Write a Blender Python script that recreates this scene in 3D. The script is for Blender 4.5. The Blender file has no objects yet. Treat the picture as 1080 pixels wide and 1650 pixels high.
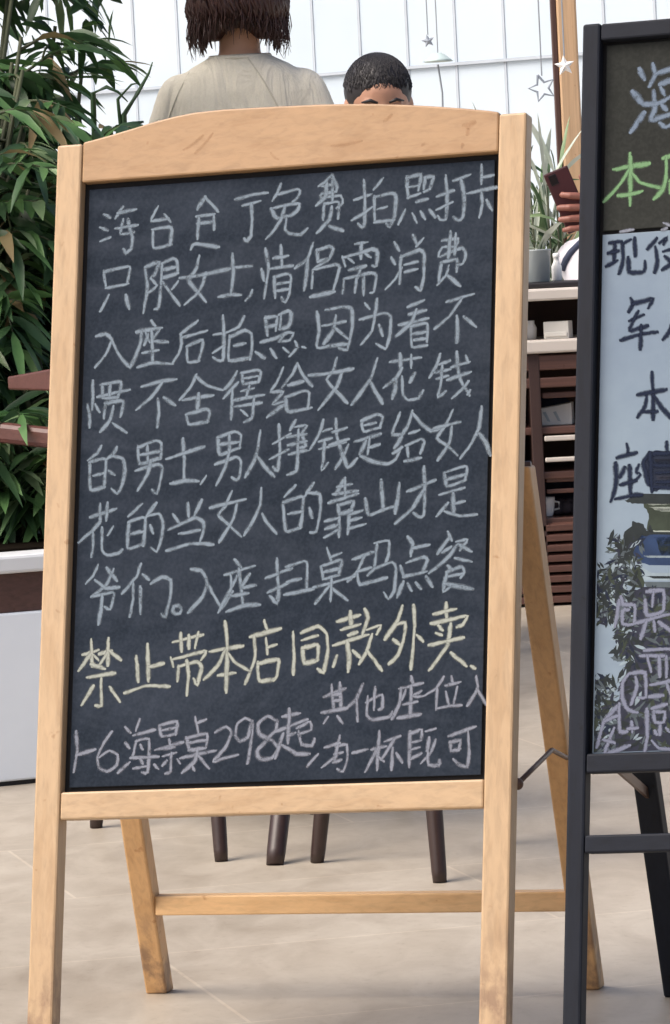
import bpy, bmesh, math, random
import numpy as np
from mathutils import Vector, Matrix
from mathutils.bvhtree import BVHTree
R = math.radians
scn = bpy.context.scene
col = scn.collection

# ------------------------------------------------------------------ camera
F_PX, IMG_W, IMG_H = 7000.0, 1080.0, 1650.0
CAM_H, PITCH, ROLL = 0.986, math.atan(425/7000.0), 0.05
fwd = Vector((0, math.cos(PITCH), -math.sin(PITCH)))
rt0 = Vector((1, 0, 0)); up0 = Vector((0, math.sin(PITCH), math.cos(PITCH)))
rt = rt0*math.cos(ROLL) - up0*math.sin(ROLL)
up = up0*math.cos(ROLL) + rt0*math.sin(ROLL)
CAM = Vector((0, 0, CAM_H))
cd = bpy.data.cameras.new('camera'); cam = bpy.data.objects.new('camera', cd); col.objects.link(cam)
cd.sensor_fit = 'VERTICAL'; cd.sensor_height = 24.0; cd.lens = F_PX/IMG_H*24.0
cd.clip_start = 0.1; cd.clip_end = 500
m = Matrix.Identity(4)
for i in range(3):
    m[i][0] = rt[i]; m[i][1] = up[i]; m[i][2] = -fwd[i]; m[i][3] = CAM[i]
cam.matrix_world = m
scn.camera = cam

# ------------------------------------------------------------------ sky, sun, exposure
SUN_EL, SUN_AZ = R(52), R(-116)            # azimuth clockwise from +Y: the sun stands high to the left, a little behind the camera
w = bpy.data.worlds.new('World'); scn.world = w; w.use_nodes = True
nt = w.node_tree; nt.nodes.clear()
sky = nt.nodes.new('ShaderNodeTexSky'); sky.sky_type = 'NISHITA'; sky.sun_disc = False
sky.sun_elevation = SUN_EL; sky.sun_rotation = SUN_AZ; sky.air_density = 0.6; sky.dust_density = 6.0; sky.ozone_density = 1.0
bg = nt.nodes.new('ShaderNodeBackground'); bg.inputs[1].default_value = 0.13
wo = nt.nodes.new('ShaderNodeOutputWorld')
nt.links.new(sky.outputs[0], bg.inputs[0]); nt.links.new(bg.outputs[0], wo.inputs[0])
sl = bpy.data.lights.new('sun', 'SUN'); sl.energy = 1.3; sl.angle = R(40); sl.color = (1.0, 0.93, 0.84)
so = bpy.data.objects.new('sun', sl); col.objects.link(so)
sd = Vector((math.sin(SUN_AZ)*math.cos(SUN_EL), math.cos(SUN_AZ)*math.cos(SUN_EL), math.sin(SUN_EL)))
so.rotation_euler = sd.to_track_quat('Z', 'Y').to_euler(); so.location = (-3, -5, 9)
scn.view_settings.view_transform = 'Standard'; scn.view_settings.look = 'None'
scn.view_settings.exposure = 0.86; scn.view_settings.gamma = 1.0
scn.cycles.transparent_max_bounces = 24

# ------------------------------------------------------------------ helpers
rng = random.Random(7)
def tag(o, label=None, cat=None, group=None, kind=None):
    if label: o['label'] = label
    if cat: o['category'] = cat
    if group: o['group'] = group
    if kind: o['kind'] = kind
    return o
def empty(name, loc, label, cat, group=None):
    o = bpy.data.objects.new(name, None); col.objects.link(o); o.location = loc
    o.empty_display_size = 0.1
    return tag(o, label, cat, group)
def worldloc(o):
    v = Vector(o.location)
    while o.parent: o = o.parent; v = v + Vector(o.location)
    return v
class MB:
    def __init__(s): s.v = []; s.f = []; s.mi = []; s.uv = {}
    def add(s, vs, fs, mi=0):
        b = len(s.v); s.v += [Vector(p) for p in vs]
        for f in fs: s.f.append([b+i for i in f]); s.mi.append(mi)
        return b
    def hexa(s, p, mi=0):     # 8 corners: bottom ring 0-3, top ring 4-7
        s.add(p, [(3,2,1,0), (4,5,6,7), (0,1,5,4), (1,2,6,5), (2,3,7,6), (3,0,4,7)], mi)
    def box(s, x0, y0, z0, x1, y1, z1, mi=0, T=None):
        p = [Vector(q) for q in ((x0,y0,z0),(x1,y0,z0),(x1,y1,z0),(x0,y1,z0),(x0,y0,z1),(x1,y0,z1),(x1,y1,z1),(x0,y1,z1))]
        if T: p = [T(q) for q in p]
        s.hexa(p, mi)
    def bar(s, a, b, wx, dx, wd, mi=0, wx2=None, wd2=None):  # square bar from a to b; wx along dx, wd across
        a = Vector(a); b = Vector(b); d = (b-a).normalized(); x = Vector(dx); x = (x - d*x.dot(d)).normalized(); y = d.cross(x)
        wx2 = wx if wx2 is None else wx2; wd2 = wd if wd2 is None else wd2
        q = lambda c, w1, w2: [c - x*w1/2 - y*w2/2, c + x*w1/2 - y*w2/2, c + x*w1/2 + y*w2/2, c - x*w1/2 + y*w2/2]
        s.hexa(q(a, wx, wd) + q(b, wx2, wd2), mi)
    def tube(s, pts, rad, n=8, mi=0, caps=True):
        pts = [Vector(p) for p in pts]; rings = []
        if not hasattr(rad, '__len__'): rad = [rad]*len(pts)
        ref = Vector((0.13, 0.31, 0.94)).normalized()
        for i, p in enumerate(pts):
            d = (pts[min(i+1, len(pts)-1)] - pts[max(i-1, 0)]).normalized()
            x = d.cross(ref)
            if x.length < 1e-3: x = d.cross(Vector((1,0,0)))
            x.normalize(); y = d.cross(x)
            rings.append([p + (x*math.cos(2*math.pi*k/n) + y*math.sin(2*math.pi*k/n))*rad[i] for k in range(n)])
        vs = [q for r_ in rings for q in r_]; fs = []
        for i in range(len(pts)-1):
            for k in range(n):
                fs.append((i*n+k, i*n+(k+1)%n, (i+1)*n+(k+1)%n, (i+1)*n+k))
        if caps: fs += [tuple(range(n-1, -1, -1)), tuple((len(pts)-1)*n+k for k in range(n))]
        s.add(vs, fs, mi)
    def lathe(s, c, prof, n=20, mi=0, sx=1, sy=1):
        c = Vector(c); vs = []; fs = []
        for r_, z in prof:
            for k in range(n): vs.append(c + Vector((r_*sx*math.cos(2*math.pi*k/n), r_*sy*math.sin(2*math.pi*k/n), z)))
        for i in range(len(prof)-1):
            for k in range(n): fs.append((i*n+k, i*n+(k+1)%n, (i+1)*n+(k+1)%n, (i+1)*n+k))
        fs += [tuple(range(n-1,-1,-1)), tuple((len(prof)-1)*n+k for k in range(n))]
        s.add(vs, fs, mi)
    def prism(s, outline, T, c0, c1, mi=0):   # outline in board (a, b); extruded between depths c0 < c1
        n = len(outline); vs = [T(a, b, c0) for a, b in outline] + [T(a, b, c1) for a, b in outline]
        fs = [tuple(range(n-1,-1,-1)), tuple(range(n, 2*n))] + [(i, (i+1)%n, n+(i+1)%n, n+i) for i in range(n)]
        s.add(vs, fs, mi)
    def ball(s, c, r, sc=(1,1,1), n=12, mi=0):
        prof = [(math.sin(math.pi*i/n), -math.cos(math.pi*i/n)) for i in range(n+1)]
        c = Vector(c); k2 = 2*n; vs = []; fs = []
        vs.append(c + Vector((0,0,-r*sc[2])))
        for rr, z in prof[1:-1]:
            for k in range(k2): vs.append(c + Vector((r*sc[0]*rr*math.cos(2*math.pi*k/k2), r*sc[1]*rr*math.sin(2*math.pi*k/k2), r*sc[2]*z)))
        vs.append(c + Vector((0,0,r*sc[2]))); t = len(vs)-1
        for k in range(k2):
            fs.append((0, 1+(k+1)%k2, 1+k)); fs.append((t, 1+(n-2)*k2+k, 1+(n-2)*k2+(k+1)%k2))
            for i in range(n-2): fs.append((1+i*k2+k, 1+i*k2+(k+1)%k2, 1+(i+1)*k2+(k+1)%k2, 1+(i+1)*k2+k))
        s.add(vs, fs, mi)
    def build(s, name, mats, parent=None, smooth=False, bevel=0.0, recalc=True):
        off = worldloc(parent) if parent else Vector((0,0,0))
        me = bpy.data.meshes.new(name)
        me.from_pydata([tuple(v - off) for v in s.v], [], s.f)
        mats = mats if isinstance(mats, (list, tuple)) else [mats]
        for mm in mats: me.materials.append(mm)
        for p, k in zip(me.polygons, s.mi): p.material_index = k; p.use_smooth = smooth
        if recalc:
            b = bmesh.new(); b.from_mesh(me); bmesh.ops.recalc_face_normals(b, faces=b.faces); b.to_mesh(me); b.free()
        if s.uv:
            ul = me.uv_layers.new(name='UVMap')
            for li, lp in enumerate(me.loops): ul.data[li].uv = s.uv.get(lp.vertex_index, (0, 0))
        me.update()
        o = bpy.data.objects.new(name, me); col.objects.link(o)
        if parent: o.parent = parent
        if bevel:
            b = o.modifiers.new('bevel', 'BEVEL'); b.width = bevel; b.segments = 2; b.limit_method = 'ANGLE'; b.angle_limit = R(40)
            b.harden_normals = False
        return o

def lin(c): return tuple((x/255/12.92 if x/255 <= .04045 else ((x/255+.055)/1.055)**2.4) for x in c)
ILL = 1.12
def alb(r, g, b): return tuple(min(.9, x/ILL) for x in lin((r, g, b))) + (1,)

class N:   # tiny node helper
    def __init__(s, name):
        s.m = bpy.data.materials.new(name); s.m.use_nodes = True; s.t = s.m.node_tree; s.t.nodes.clear()
        s.out = s.t.nodes.new('ShaderNodeOutputMaterial'); s.p = s.t.nodes.new('ShaderNodeBsdfPrincipled')
        s.t.links.new(s.p.outputs[0], s.out.inputs[0])
    def n(s, typ, **kw):
        x = s.t.nodes.new(typ)
        for k, v in kw.items(): setattr(x, k, v)
        return x
    def l(s, a, b): s.t.links.new(a, b)
    def coords(s, scale=(1,1,1), kind='Object', rot=(0,0,0)):
        tc = s.n('ShaderNodeTexCoord'); mp = s.n('ShaderNodeMapping'); mp.inputs['Scale'].default_value = scale; mp.inputs['Rotation'].default_value = rot
        s.l(tc.outputs[kind], mp.inputs[0]); return mp.outputs[0]
    def noise(s, vec, scale, detail=4, rough=.55, dist=0):
        x = s.n('ShaderNodeTexNoise'); x.inputs['Scale'].default_value = scale; x.inputs['Detail'].default_value = detail
        x.inputs['Roughness'].default_value = rough; x.inputs['Distortion'].default_value = dist
        s.l(vec, x.inputs['Vector']); return x.outputs[0]
    def ramp(s, fac, stops):
        x = s.n('ShaderNodeValToRGB'); e = x.color_ramp.elements
        while len(e) < len(stops): e.new(.5)
        for k, (p, c) in zip(e, stops): k.position = p; k.color = c
        s.l(fac, x.inputs[0]); return x.outputs[0]
    def mix(s, fac, a, b, blend='MIX'):
        x = s.n('ShaderNodeMix', data_type='RGBA', blend_type=blend)
        for inp, v in ((x.inputs[0], fac), (x.inputs[6], a), (x.inputs[7], b)):
            if hasattr(v, 'default_value'): s.l(v, inp)
            else: inp.default_value = v
        return x.outputs[2]
    def math(s, op, a, b=None, c=None, clamp=False):
        x = s.n('ShaderNodeMath', operation=op); x.use_clamp = clamp
        for i, v in enumerate((a, b, c)):
            if v is None: continue
            if hasattr(v, 'default_value'): s.l(v, x.inputs[i])
            else: x.inputs[i].default_value = v
        return x.outputs[0]
    def base(s, c):
        if hasattr(c, 'default_value'): s.l(c, s.p.inputs['Base Color'])
        else: s.p.inputs['Base Color'].default_value = c
    def rough(s, v):
        if hasattr(v, 'default_value'): s.l(v, s.p.inputs['Roughness'])
        else: s.p.inputs['Roughness'].default_value = v
    def bump(s, h, strength=.3, dist=.002):
        b = s.n('ShaderNodeBump'); b.inputs['Strength'].default_value = strength; b.inputs['Distance'].default_value = dist
        s.l(h, b.inputs['Height']); s.l(b.outputs[0], s.p.inputs['Normal'])

def sc(c, k): return tuple(min(.92, x*k) for x in c[:3]) + (1,)
def mat_wood(name, c, along, rough=.5, contrast=.18, dirt=None):
    q = N(name); s_ = [150, 150, 150]; s_['xyz'.index(along)] = 3.5
    v = q.coords(tuple(s_)); g = q.noise(v, 1.0, 5, .6, .6)
    v2 = q.coords((2.2, 2.2, 2.2)); big = q.noise(v2, 1.6, 3)
    c1 = q.ramp(g, [(.3, sc(c, 1-contrast)), (.52, c), (.75, sc(c, 1+contrast*.45))])
    tint = q.ramp(big, [(.3, (.95,.93,.90,1)), (.7, (1.02,1.02,1.02,1))])
    fl = [46, 46, 46]; fl['xyz'.index(along)] = .9; g2 = q.noise(q.coords(tuple(fl)), 1.0, 3, .7, .25)
    cc = q.mix(1.0, c1, tint, 'MULTIPLY'); cc = q.mix(1.0, cc, q.ramp(g2, [(.36, (.92,.89,.85,1)), (.50, (1,1,1,1)), (.66, (1.04,1.03,1.02,1))]), 'MULTIPLY')
    sp_ = q.noise(q.coords((60,60,60)), 1.0, 2, .5); cc = q.mix(1.0, cc, q.ramp(sp_, [(.24, (.78,.70,.62,1)), (.30, (1,1,1,1))]), 'MULTIPLY')
    if dirt:     # scuffed feet: worn patches of their own shape, low on the legs
        z = q.n('ShaderNodeSeparateXYZ'); tc = q.n('ShaderNodeNewGeometry'); q.l(tc.outputs['Position'], z.inputs[0])
        low = q.math('MULTIPLY_ADD', z.outputs[2], -1/dirt, 1.0, clamp=True)
        pn = q.noise(q.coords((14, 14, 9)), 2.2, 5, .65)
        k = q.math('MULTIPLY', q.math('MULTIPLY_ADD', pn, 6.0, -2.7, clamp=True), q.math('MULTIPLY', low, 1.7, clamp=True))
        cc = q.mix(q.math('MULTIPLY', k, .75), cc, (.20, .12, .075, 1))
    q.base(cc); q.rough(rough); q.bump(g, .12, .001)
    return q.m
def mat_plain(name, c, rough=.6, var=.12, scale=8, spec=.5, bump=0, metal=0):
    q = N(name); n1 = q.noise(q.coords((1,1,1)), scale, 5, .6)
    q.base(q.ramp(n1, [(.3, sc(c, 1-var)), (.7, sc(c, 1+var*.5))])); q.rough(rough)
    q.p.inputs['Specular IOR Level'].default_value = spec; q.p.inputs['Metallic'].default_value = metal
    if bump: q.bump(n1, bump, .002)
    return q.m
def mat_leaf(name, c1, c2, rough=.4, trans=.25):
    q = N(name); n1 = q.noise(q.coords((1,1,1)), 9, 3)
    geo = q.n('ShaderNodeObjectInfo'); cc = q.ramp(n1, [(.32, c1), (.68, c2)])
    q.base(cc); q.rough(rough); q.p.inputs['Specular IOR Level'].default_value = .45
    t = q.n('ShaderNodeBsdfTranslucent'); q.l(cc, t.inputs[0]); mx = q.n('ShaderNodeMixShader'); mx.inputs[0].default_value = trans
    q.l(q.p.outputs[0], mx.inputs[1]); q.l(t.outputs[0], mx.inputs[2]); q.l(mx.outputs[0], q.out.inputs[0])
    return q.m
def mat_chalk(name, c, lo=.42, dense=1.0):
    q = N(name); uv = q.n('ShaderNodeUVMap'); sp = q.n('ShaderNodeSeparateXYZ'); q.l(uv.outputs[0], sp.inputs[0])
    e = q.math('ABSOLUTE', q.math('MULTIPLY_ADD', sp.outputs[1], 2.0, -1.0))
    g = q.noise(q.coords((1,1,1)), 430, 3, .75); g2 = q.noise(q.coords((1,1,1)), 85, 3, .65)
    edge = q.math('MULTIPLY', q.math('SUBTRACT', 1.12, q.math('ADD', e, q.math('MULTIPLY_ADD', g, 1.1, -.5))), 1.35, clamp=True)
    dens = q.math('MULTIPLY_ADD', q.math('ADD', q.math('MULTIPLY', g, .9), q.math('MULTIPLY', g2, 1.1)), 1.7, lo-1.2, clamp=True)
    a = q.math('MULTIPLY', q.math('MULTIPLY', edge, dens), dense, clamp=True)
    q.base(c); q.rough(.95); q.p.inputs['Specular IOR Level'].default_value = .1
    t = q.n('ShaderNodeBsdfTransparent'); mx = q.n('ShaderNodeMixShader'); q.l(a, mx.inputs[0])
    q.l(t.outputs[0], mx.inputs[1]); q.l(q.p.outputs[0], mx.inputs[2]); q.l(mx.outputs[0], q.out.inputs[0])
    return q.m

def ray(x, y):
    return fwd + rt*((x-540)/F_PX) - up*((y-825)/F_PX)
def at(x, y, d):       # point seen at photo position x, y, standing d metres down the Y axis
    r_ = ray(x, y); return CAM + r_*(d/r_.y)
def ground(x, y):
    r_ = ray(x, y); return CAM + r_*(-CAM.z/r_.z)

# ------------------------------------------------------------------ materials
M = {}
PINE = alb(186, 159, 125)
M['pine_v'] = mat_wood('pine_upright', PINE, 'z', .45, .16, dirt=.20)
M['pine_h'] = mat_wood('pine_rail', PINE, 'x', .45, .16)
M['pine_head'] = mat_wood('pine_header', alb(170,138,102), 'x', .45, .14)
M['pine_back'] = mat_wood('pine_support_lightened', alb(212, 170, 120), 'z', .45, .14, dirt=.14); M['pine_brace_lightened'] = mat_wood('pine_brace_lightened', alb(222, 182, 132), 'x', .45, .14)  # more orange pine, colour also lightened to make up for the panel's shade
M['stamp'] = mat_chalk('worn_brown_stamp', alb(150, 98, 62), .3, .2)
M['slate'] = None
q = N('blackboard'); n1 = q.noise(q.coords((3,3,3)), 2.2, 5, .6); n2 = q.noise(q.coords((1,30,1)), 6, 4, .7); n3 = q.noise(q.coords((1,1,1)), 240, 2)
c0 = q.ramp(n1, [(.3, alb(31,40,51)), (.72, alb(43,53,67))]); c0 = q.mix(.45, c0, q.ramp(n2, [(.35, alb(28,36,44)), (.72, alb(58,66,79))])); sm_ = q.noise(q.coords((2.2,2,7), rot=(0,R(24),0)), 1.8, 4, .6, 1.5); c0 = q.mix(.5, c0, q.ramp(sm_, [(.42, alb(32,40,50)), (.74, alb(66,73,84))]))
c0 = q.mix(.18, c0, q.ramp(n3, [(.4, alb(32,37,43)), (.65, alb(66,71,80))])); q.base(c0); q.rough(.85); q.p.inputs['Specular IOR Level'].default_value = .08; M['slate'] = q.m
q = N('brown_grey_blackboard'); n1 = q.noise(q.coords((3,3,3)), 2.5, 5, .6); n3 = q.noise(q.coords((1,1,1)), 200, 2)
c0 = q.ramp(n1, [(.3, alb(42,44,42)), (.72, alb(52,54,51))]); q.base(q.mix(.15, c0, q.ramp(n3, [(.4, alb(38,40,38)), (.65, alb(72,74,70))]))); q.rough(.8); q.p.inputs['Specular IOR Level'].default_value = .1; M['slate2'] = q.m
M['backing'] = mat_plain('shadow_gap_backing', (.006,.006,.007,1), .9)  # near-black sheet that paints in the shadow gap round the panels
M['blackpaint'] = mat_wood('black_painted_wood', alb(32,36,45), 'z', .6, .14); M['blackpaint'].node_tree.nodes['Principled BSDF'].inputs['Specular IOR Level'].default_value = .18
M['blackpaint_h'] = mat_wood('black_painted_rail', alb(32,36,45), 'x', .6, .14); M['blackpaint_h'].node_tree.nodes['Principled BSDF'].inputs['Specular IOR Level'].default_value = .18
M['chalk'] = mat_chalk('white_chalk', alb(122,135,146), .42)
M['chalk_y'] = mat_chalk('yellow_chalk', alb(158,163,154), .52)
M['chalk_p'] = mat_chalk('thin_white_chalk', alb(128,133,144), .42)
M['chalk_b'] = mat_chalk('blue_chalk', alb(112,126,142), .55)
M['chalk_g'] = mat_chalk('green_chalk', alb(112,146,108), .70)
M['ink'] = mat_chalk('dark_marker', alb(34,41,58), 1.15)
M['whitepen'] = mat_chalk('white_marker', alb(118,123,140), .8)
M['brass'] = mat_plain('brown_metal', alb(96,72,58), .45, .2, 40, metal=.4)
# ---- chalk writing, traced as pen strokes: (origin x, origin y, scale, row strokes) in sheet units, later laid on the board
ROWS = {
'a': [(130,270,3,"110,228 140,243;92,292 125,303;95,356 140,338;200,192 165,245;178,220 262,203;202,252 190,322 252,312;225,252 247,340 240,395 215,413 205,398;165,295 272,278;370,190 338,258 420,246;402,226 432,262;345,302 350,390 435,372;345,300 435,290 430,372;598,142 562,202;600,145 660,212;558,238 642,226;562,272 640,262;568,242 562,345;640,232 642,300;530,395 545,370 600,375 665,385;"
 "745,155 820,134 900,122;780,185 865,162;822,176 826,250 820,330 800,356 788,346;965,80 950,118 926,160;956,130 1040,105 1058,113 1050,140 1022,168;918,200 934,232 948,246;932,196 1000,180 1055,176 1042,212 1012,234;950,246 1012,231;985,185 970,240 936,300 895,345;992,246 985,300 1008,320 1060,325 1092,296"),
 (470,250,3,"145,152 215,140 212,176 145,187 138,206 235,196 243,233 215,256;165,128 160,200 118,243;195,98 195,228;155,236 150,312;155,236 225,228 222,308;190,252 180,312 120,376;180,345 245,366;130,150 160,130 190,96 215,150;"
 "300,218 382,190;345,122 352,200 350,330 338,350 318,333;290,315 345,282 388,250;438,113 396,166;396,200 400,320;396,205 480,184 502,200 496,290 472,350 455,332;415,262 458,250;400,326 490,314;"
 "555,105 560,208;555,110 622,95 610,168;565,156 606,148;560,208 618,186;642,110 682,104 665,165 640,178;642,110 636,162;600,228 655,212;545,265 513,336;582,285 602,325;620,275 642,310;665,265 692,300;"
 "702,200 780,172;742,100 750,200 742,310 716,312 704,295;698,265 775,228;780,125 860,94;815,118 832,200 826,300 802,318 780,300;915,48 915,138;918,110 972,97;848,186 920,170 988,155;915,186 918,240 905,302;940,220 966,266")],
'b': [(130,380,3,"108,172 120,252;110,175 232,150 222,228;120,254 226,232;132,288 92,366;214,288 232,352;"
 "308,155 320,250 300,372;310,152 376,128 355,190 335,205 365,240 330,272;390,135 442,110 464,125 466,182;395,166 456,150;390,206 466,182;390,135 386,240 374,345 355,356;466,222 440,256;395,226 430,276 475,336;"
 "570,98 555,160 520,215 555,262 602,318;602,180 585,240 550,290 500,332;478,206 600,186 720,160;742,154 825,146;730,88 735,180 724,282;665,296 720,285 772,286;826,264 818,290 794,313;"
 "890,63 906,150 895,230 884,302;872,165 884,215;910,160 1022,145;965,48 970,150;930,110 1000,97;930,200 1000,184 1014,200 1006,280 986,322 968,300;940,236 1002,225;935,268 1000,258;932,200 938,300"),
 (470,360,3,"100,98 75,170 15,216;75,170 70,240 58,322;120,130 125,187;120,130 180,112 198,125 180,172;125,187 180,172 110,216;100,226 94,312;100,226 210,200 228,215 206,300 195,334;88,356 204,331;"
 "305,100 362,92;335,95 332,172;243,162 256,207;250,166 390,126 412,145 406,206 388,206;272,172 296,190;355,150 378,165;278,226 356,206;250,270 244,337;250,270 380,240 406,255 396,330 378,337;310,265 304,332;345,255 345,347;332,212 318,262;"
 "494,94 516,132;584,58 606,106;632,74 600,112;480,168 496,196;453,317 500,266 530,215;525,160 520,292;525,165 612,130 637,145 636,250 621,325 598,310;545,200 606,185;545,236 604,222;"
 "725,85 800,75 790,112 725,117 708,162 820,120 840,150 826,195 798,202;765,42 755,162;790,52 785,152;720,190 708,290;720,190 796,176 795,235;757,206 745,250 703,297;755,256 812,302")],
'c': [(130,480,3,"73,186 115,175 147,203 120,270 68,336;146,205 185,280 235,335 264,280 287,220;"
 "338,112 357,136;268,165 387,145;290,166 285,225 240,330;312,172 330,215;382,150 345,205 418,215;340,160 346,312;298,267 372,254;272,337 340,315 442,320;322,180 304,228;"
 "562,113 500,160 480,176 486,220 470,270 440,317;490,192 607,160;510,235 515,312 570,305;510,235 587,205 580,260 566,305;"
 "640,180 690,171 722,160;684,88 690,180 686,300 656,302 638,288;638,266 692,228;786,92 762,140 718,162;716,185 715,302 815,290;718,190 790,158 822,175 826,240 815,297;738,232 792,221;"
 "890,95 900,182;888,100 946,90 940,158;895,142 942,130;958,82 1002,64 1016,80 1002,140 958,152;966,88 960,152;868,216 940,195 1002,170;958,212 1006,206 1026,170 985,172 958,212;845,264 886,292;915,250 942,291;978,244 1002,263;1034,213 1046,240 1008,282;1070,238 1084,242"),
 (470,460,3,"120,130 130,220 120,302 200,291 266,285;163,120 250,104 286,115 291,200 266,312 228,305;148,196 257,175;210,148 200,215 153,282;205,205 268,257;"
 "352,88 372,112;410,68 400,150 385,220 333,287;328,166 440,135 476,150 471,250 450,306 408,285;420,194 437,242;"
 "558,106 636,72;566,142 646,120;518,192 656,160;600,118 575,180 503,246;575,200 580,297 652,290;575,200 652,185 652,270;585,236 646,225;590,265 646,256;"
 "748,81 878,41;820,64 760,150 688,211;795,150 800,220 795,277;830,153 887,200")],
'd': [(130,580,3,"55,104 56,190 52,240;28,214 40,265 40,327;68,218 87,252;100,122 105,182;93,121 192,107 175,187;78,181 160,160 232,145;140,115 135,187;105,187 178,180;115,215 110,282;115,210 202,200 190,272;155,225 140,290 93,347;153,308 217,352;"
 "292,131 380,105 458,94;390,110 340,180 267,241;370,190 375,250 367,324;400,184 453,219;"
 "555,73 530,130 478,192;555,83 610,125 682,146;492,196 565,182 638,171;566,165 562,246;508,265 520,312 612,300;508,265 600,240 622,250 610,302;"
 "752,58 720,115 694,141;756,110 720,150 688,187;730,150 725,287;775,64 785,116 856,106;775,64 850,49 869,60 856,108;788,90 852,79;775,152 832,138;738,196 882,169;743,227 872,207;812,128 800,172;834,180 832,215 826,280 788,302;773,244 802,270"),
 (470,550,3,"-45,130 -75,200 -105,245 -45,245 -95,305 -40,292;-120,366 -45,310;25,108 0,160 -47,222;28,115 55,170 97,217;-17,213 52,195;-32,272 -20,340 92,322;-30,270 60,240 82,252 75,325;"
 "215,83 195,150 165,185 215,245 267,300;242,143 215,220 128,331;83,166 180,155 293,134;410,86 380,180 288,307;375,193 400,240 437,300;"
 "473,101 622,79;520,63 525,132;575,68 575,127;530,130 505,175 443,226;500,180 498,230 484,277;592,153 570,197;530,173 535,260 560,285 610,275 632,238;"
 "715,63 700,115 663,177;715,112 762,94;695,152 762,136;700,182 752,168;725,120 718,210 704,272 742,242;795,53 800,120 815,190 857,262;770,126 857,100;750,187 862,149;852,193 820,235 773,277;840,73 852,102;848,258 860,238")],
'e': [(120,680,3,"125,118 110,150 63,186;70,195 75,327 142,315;70,195 147,180 140,312;90,261 137,249;200,123 185,155 153,181;180,165 230,178 242,230 226,310 205,347 178,325;163,238 190,256;"
 "303,120 312,202 412,175;305,124 390,91 417,105 412,177;350,118 352,192;315,160 408,142;293,237 400,205 422,225 411,290 396,347 373,330;365,190 350,250 303,332;"
 "520,83 528,180 525,287;443,179 540,148 622,121;463,299 530,285 597,286;632,263 609,300;"
 "690,75 700,157 796,125;690,75 770,47 802,65 796,127;745,63 746,145;700,111 792,97;678,206 780,170 802,190 796,260 780,282 758,270;745,148 725,220 683,307;895,43 885,120 865,190 823,267;880,168 915,215 962,264"),
 (460,650,3,"-35,103 -30,220 -40,327 -62,310;-62,196 22,148;-77,271 12,224;47,83 20,130;48,115 102,108 76,150 97,207 68,216;8,166 97,149;12,203 97,184;15,247 97,229;60,130 56,250 50,327 8,347;"
 "180,83 160,150 113,227;180,136 217,124;160,186 222,169;162,222 287,189;185,190 180,280 170,327 202,290;240,78 245,160 270,240 300,311 325,290 342,268;225,141 292,119;213,201 302,174;300,203 275,260 238,317;"
 "365,85 376,138 456,115;365,85 440,55 467,66 456,117;385,106 432,94;333,186 457,149;402,168 395,247;400,216 452,199;385,185 358,245;363,258 430,285 490,295 530,270 547,238;"
 "550,48 513,152 562,152 525,217;518,242 560,214;610,38 595,95 563,152;610,45 650,95 700,135 745,123;598,146 642,130;585,203 591,257;580,205 650,174 669,186 650,242;573,282 652,265;"
 "806,33 775,100 730,170 780,205 828,252;802,108 790,190 733,277;718,121 842,91;945,18 935,110 900,190 843,267;935,148 965,190 988,252")],
'f': [(110,780,3,"103,162 227,121;150,98 150,187;186,93 180,177;150,185 110,230 48,282;115,235 118,290 108,352;212,208 188,247;160,213 160,320 185,345 240,335 257,318;"
 "352,98 288,157;290,185 285,312 362,290;290,185 367,164 360,297;303,242 357,229;420,93 373,162;385,155 435,144 457,190 446,270 425,327 398,310;393,203 407,237;"
 "503,148 537,192;575,93 580,157;642,78 608,152;483,222 610,164 650,185 650,230 635,277;533,242 632,224;473,324 590,290 697,293;"
 "787,38 755,110 722,152 775,200 832,254;812,93 795,170 728,282;683,116 852,74;930,23 925,100 890,180 848,247;935,148 960,190 1002,240"),
 (440,750,3,"105,98 53,152;45,178 60,318 132,300;50,180 142,154 130,302;73,236 132,224;192,88 153,147;170,135 222,140 226,220 205,322 178,325;173,208 187,252;"
 "345,63 300,142;308,106 378,92;345,68 346,152;288,141 407,124;268,182 407,138;310,195 320,237 378,218;310,195 387,174 375,217;318,235 316,347;248,272 312,254;252,308 312,286;246,350 318,308;367,218 358,332;370,237 427,219;373,267 422,254;360,308 442,284;"
 "520,73 530,217;443,163 460,240 530,215 597,194;607,88 600,160 588,232;648,127 782,71;727,8 730,120 725,242 700,250 678,233;720,128 670,210 588,282;"
 "825,38 840,102 928,72;830,35 932,5 926,72;840,70 922,44;803,142 922,109;867,138 870,232;878,186 922,174;842,183 788,247;828,224 900,245 982,239")],
'g': [(110,880,3,"140,93 120,140 83,182;183,108 232,168;215,113 180,190 108,247;128,168 180,205 242,199;110,245 212,225 217,240 200,306 173,295;160,238 155,310 143,377;"
 "347,88 325,150 258,231;310,183 310,260 294,342;345,198 346,327;358,138 387,162;398,182 450,150 492,165 492,240 465,342 448,330;540,300 528,288 508,294 502,314 516,330 536,326 545,308 536,294;"
 "593,114 640,120 667,172 650,240 578,322;668,178 700,240 740,302 764,262 790,222;803,68 832,102;753,141 897,97;780,135 785,200 723,322;822,112 840,275;810,148 793,192;872,138 835,200 902,191;793,242 867,229;763,319 840,290 922,284"),
 (440,850,3,"15,153 20,230 25,320 15,367 -17,335;-37,246 87,199;-27,316 72,268;60,192 150,163 162,180 160,292;65,265 132,249;53,327 192,299;"
 "258,103 280,167;275,146 327,124;228,190 240,249;230,190 327,159 315,232;245,216 317,199;240,251 317,231;193,292 330,255 390,238;280,248 275,357;265,288 203,367;285,298 357,352;"
 "383,156 482,119;440,138 400,220 358,262;403,215 415,277 470,262;403,215 470,195;490,77 556,65 556,130 540,177;500,78 488,195;455,232 490,200 572,170 592,200 582,310 555,347 533,318;428,277 547,244;"
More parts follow.
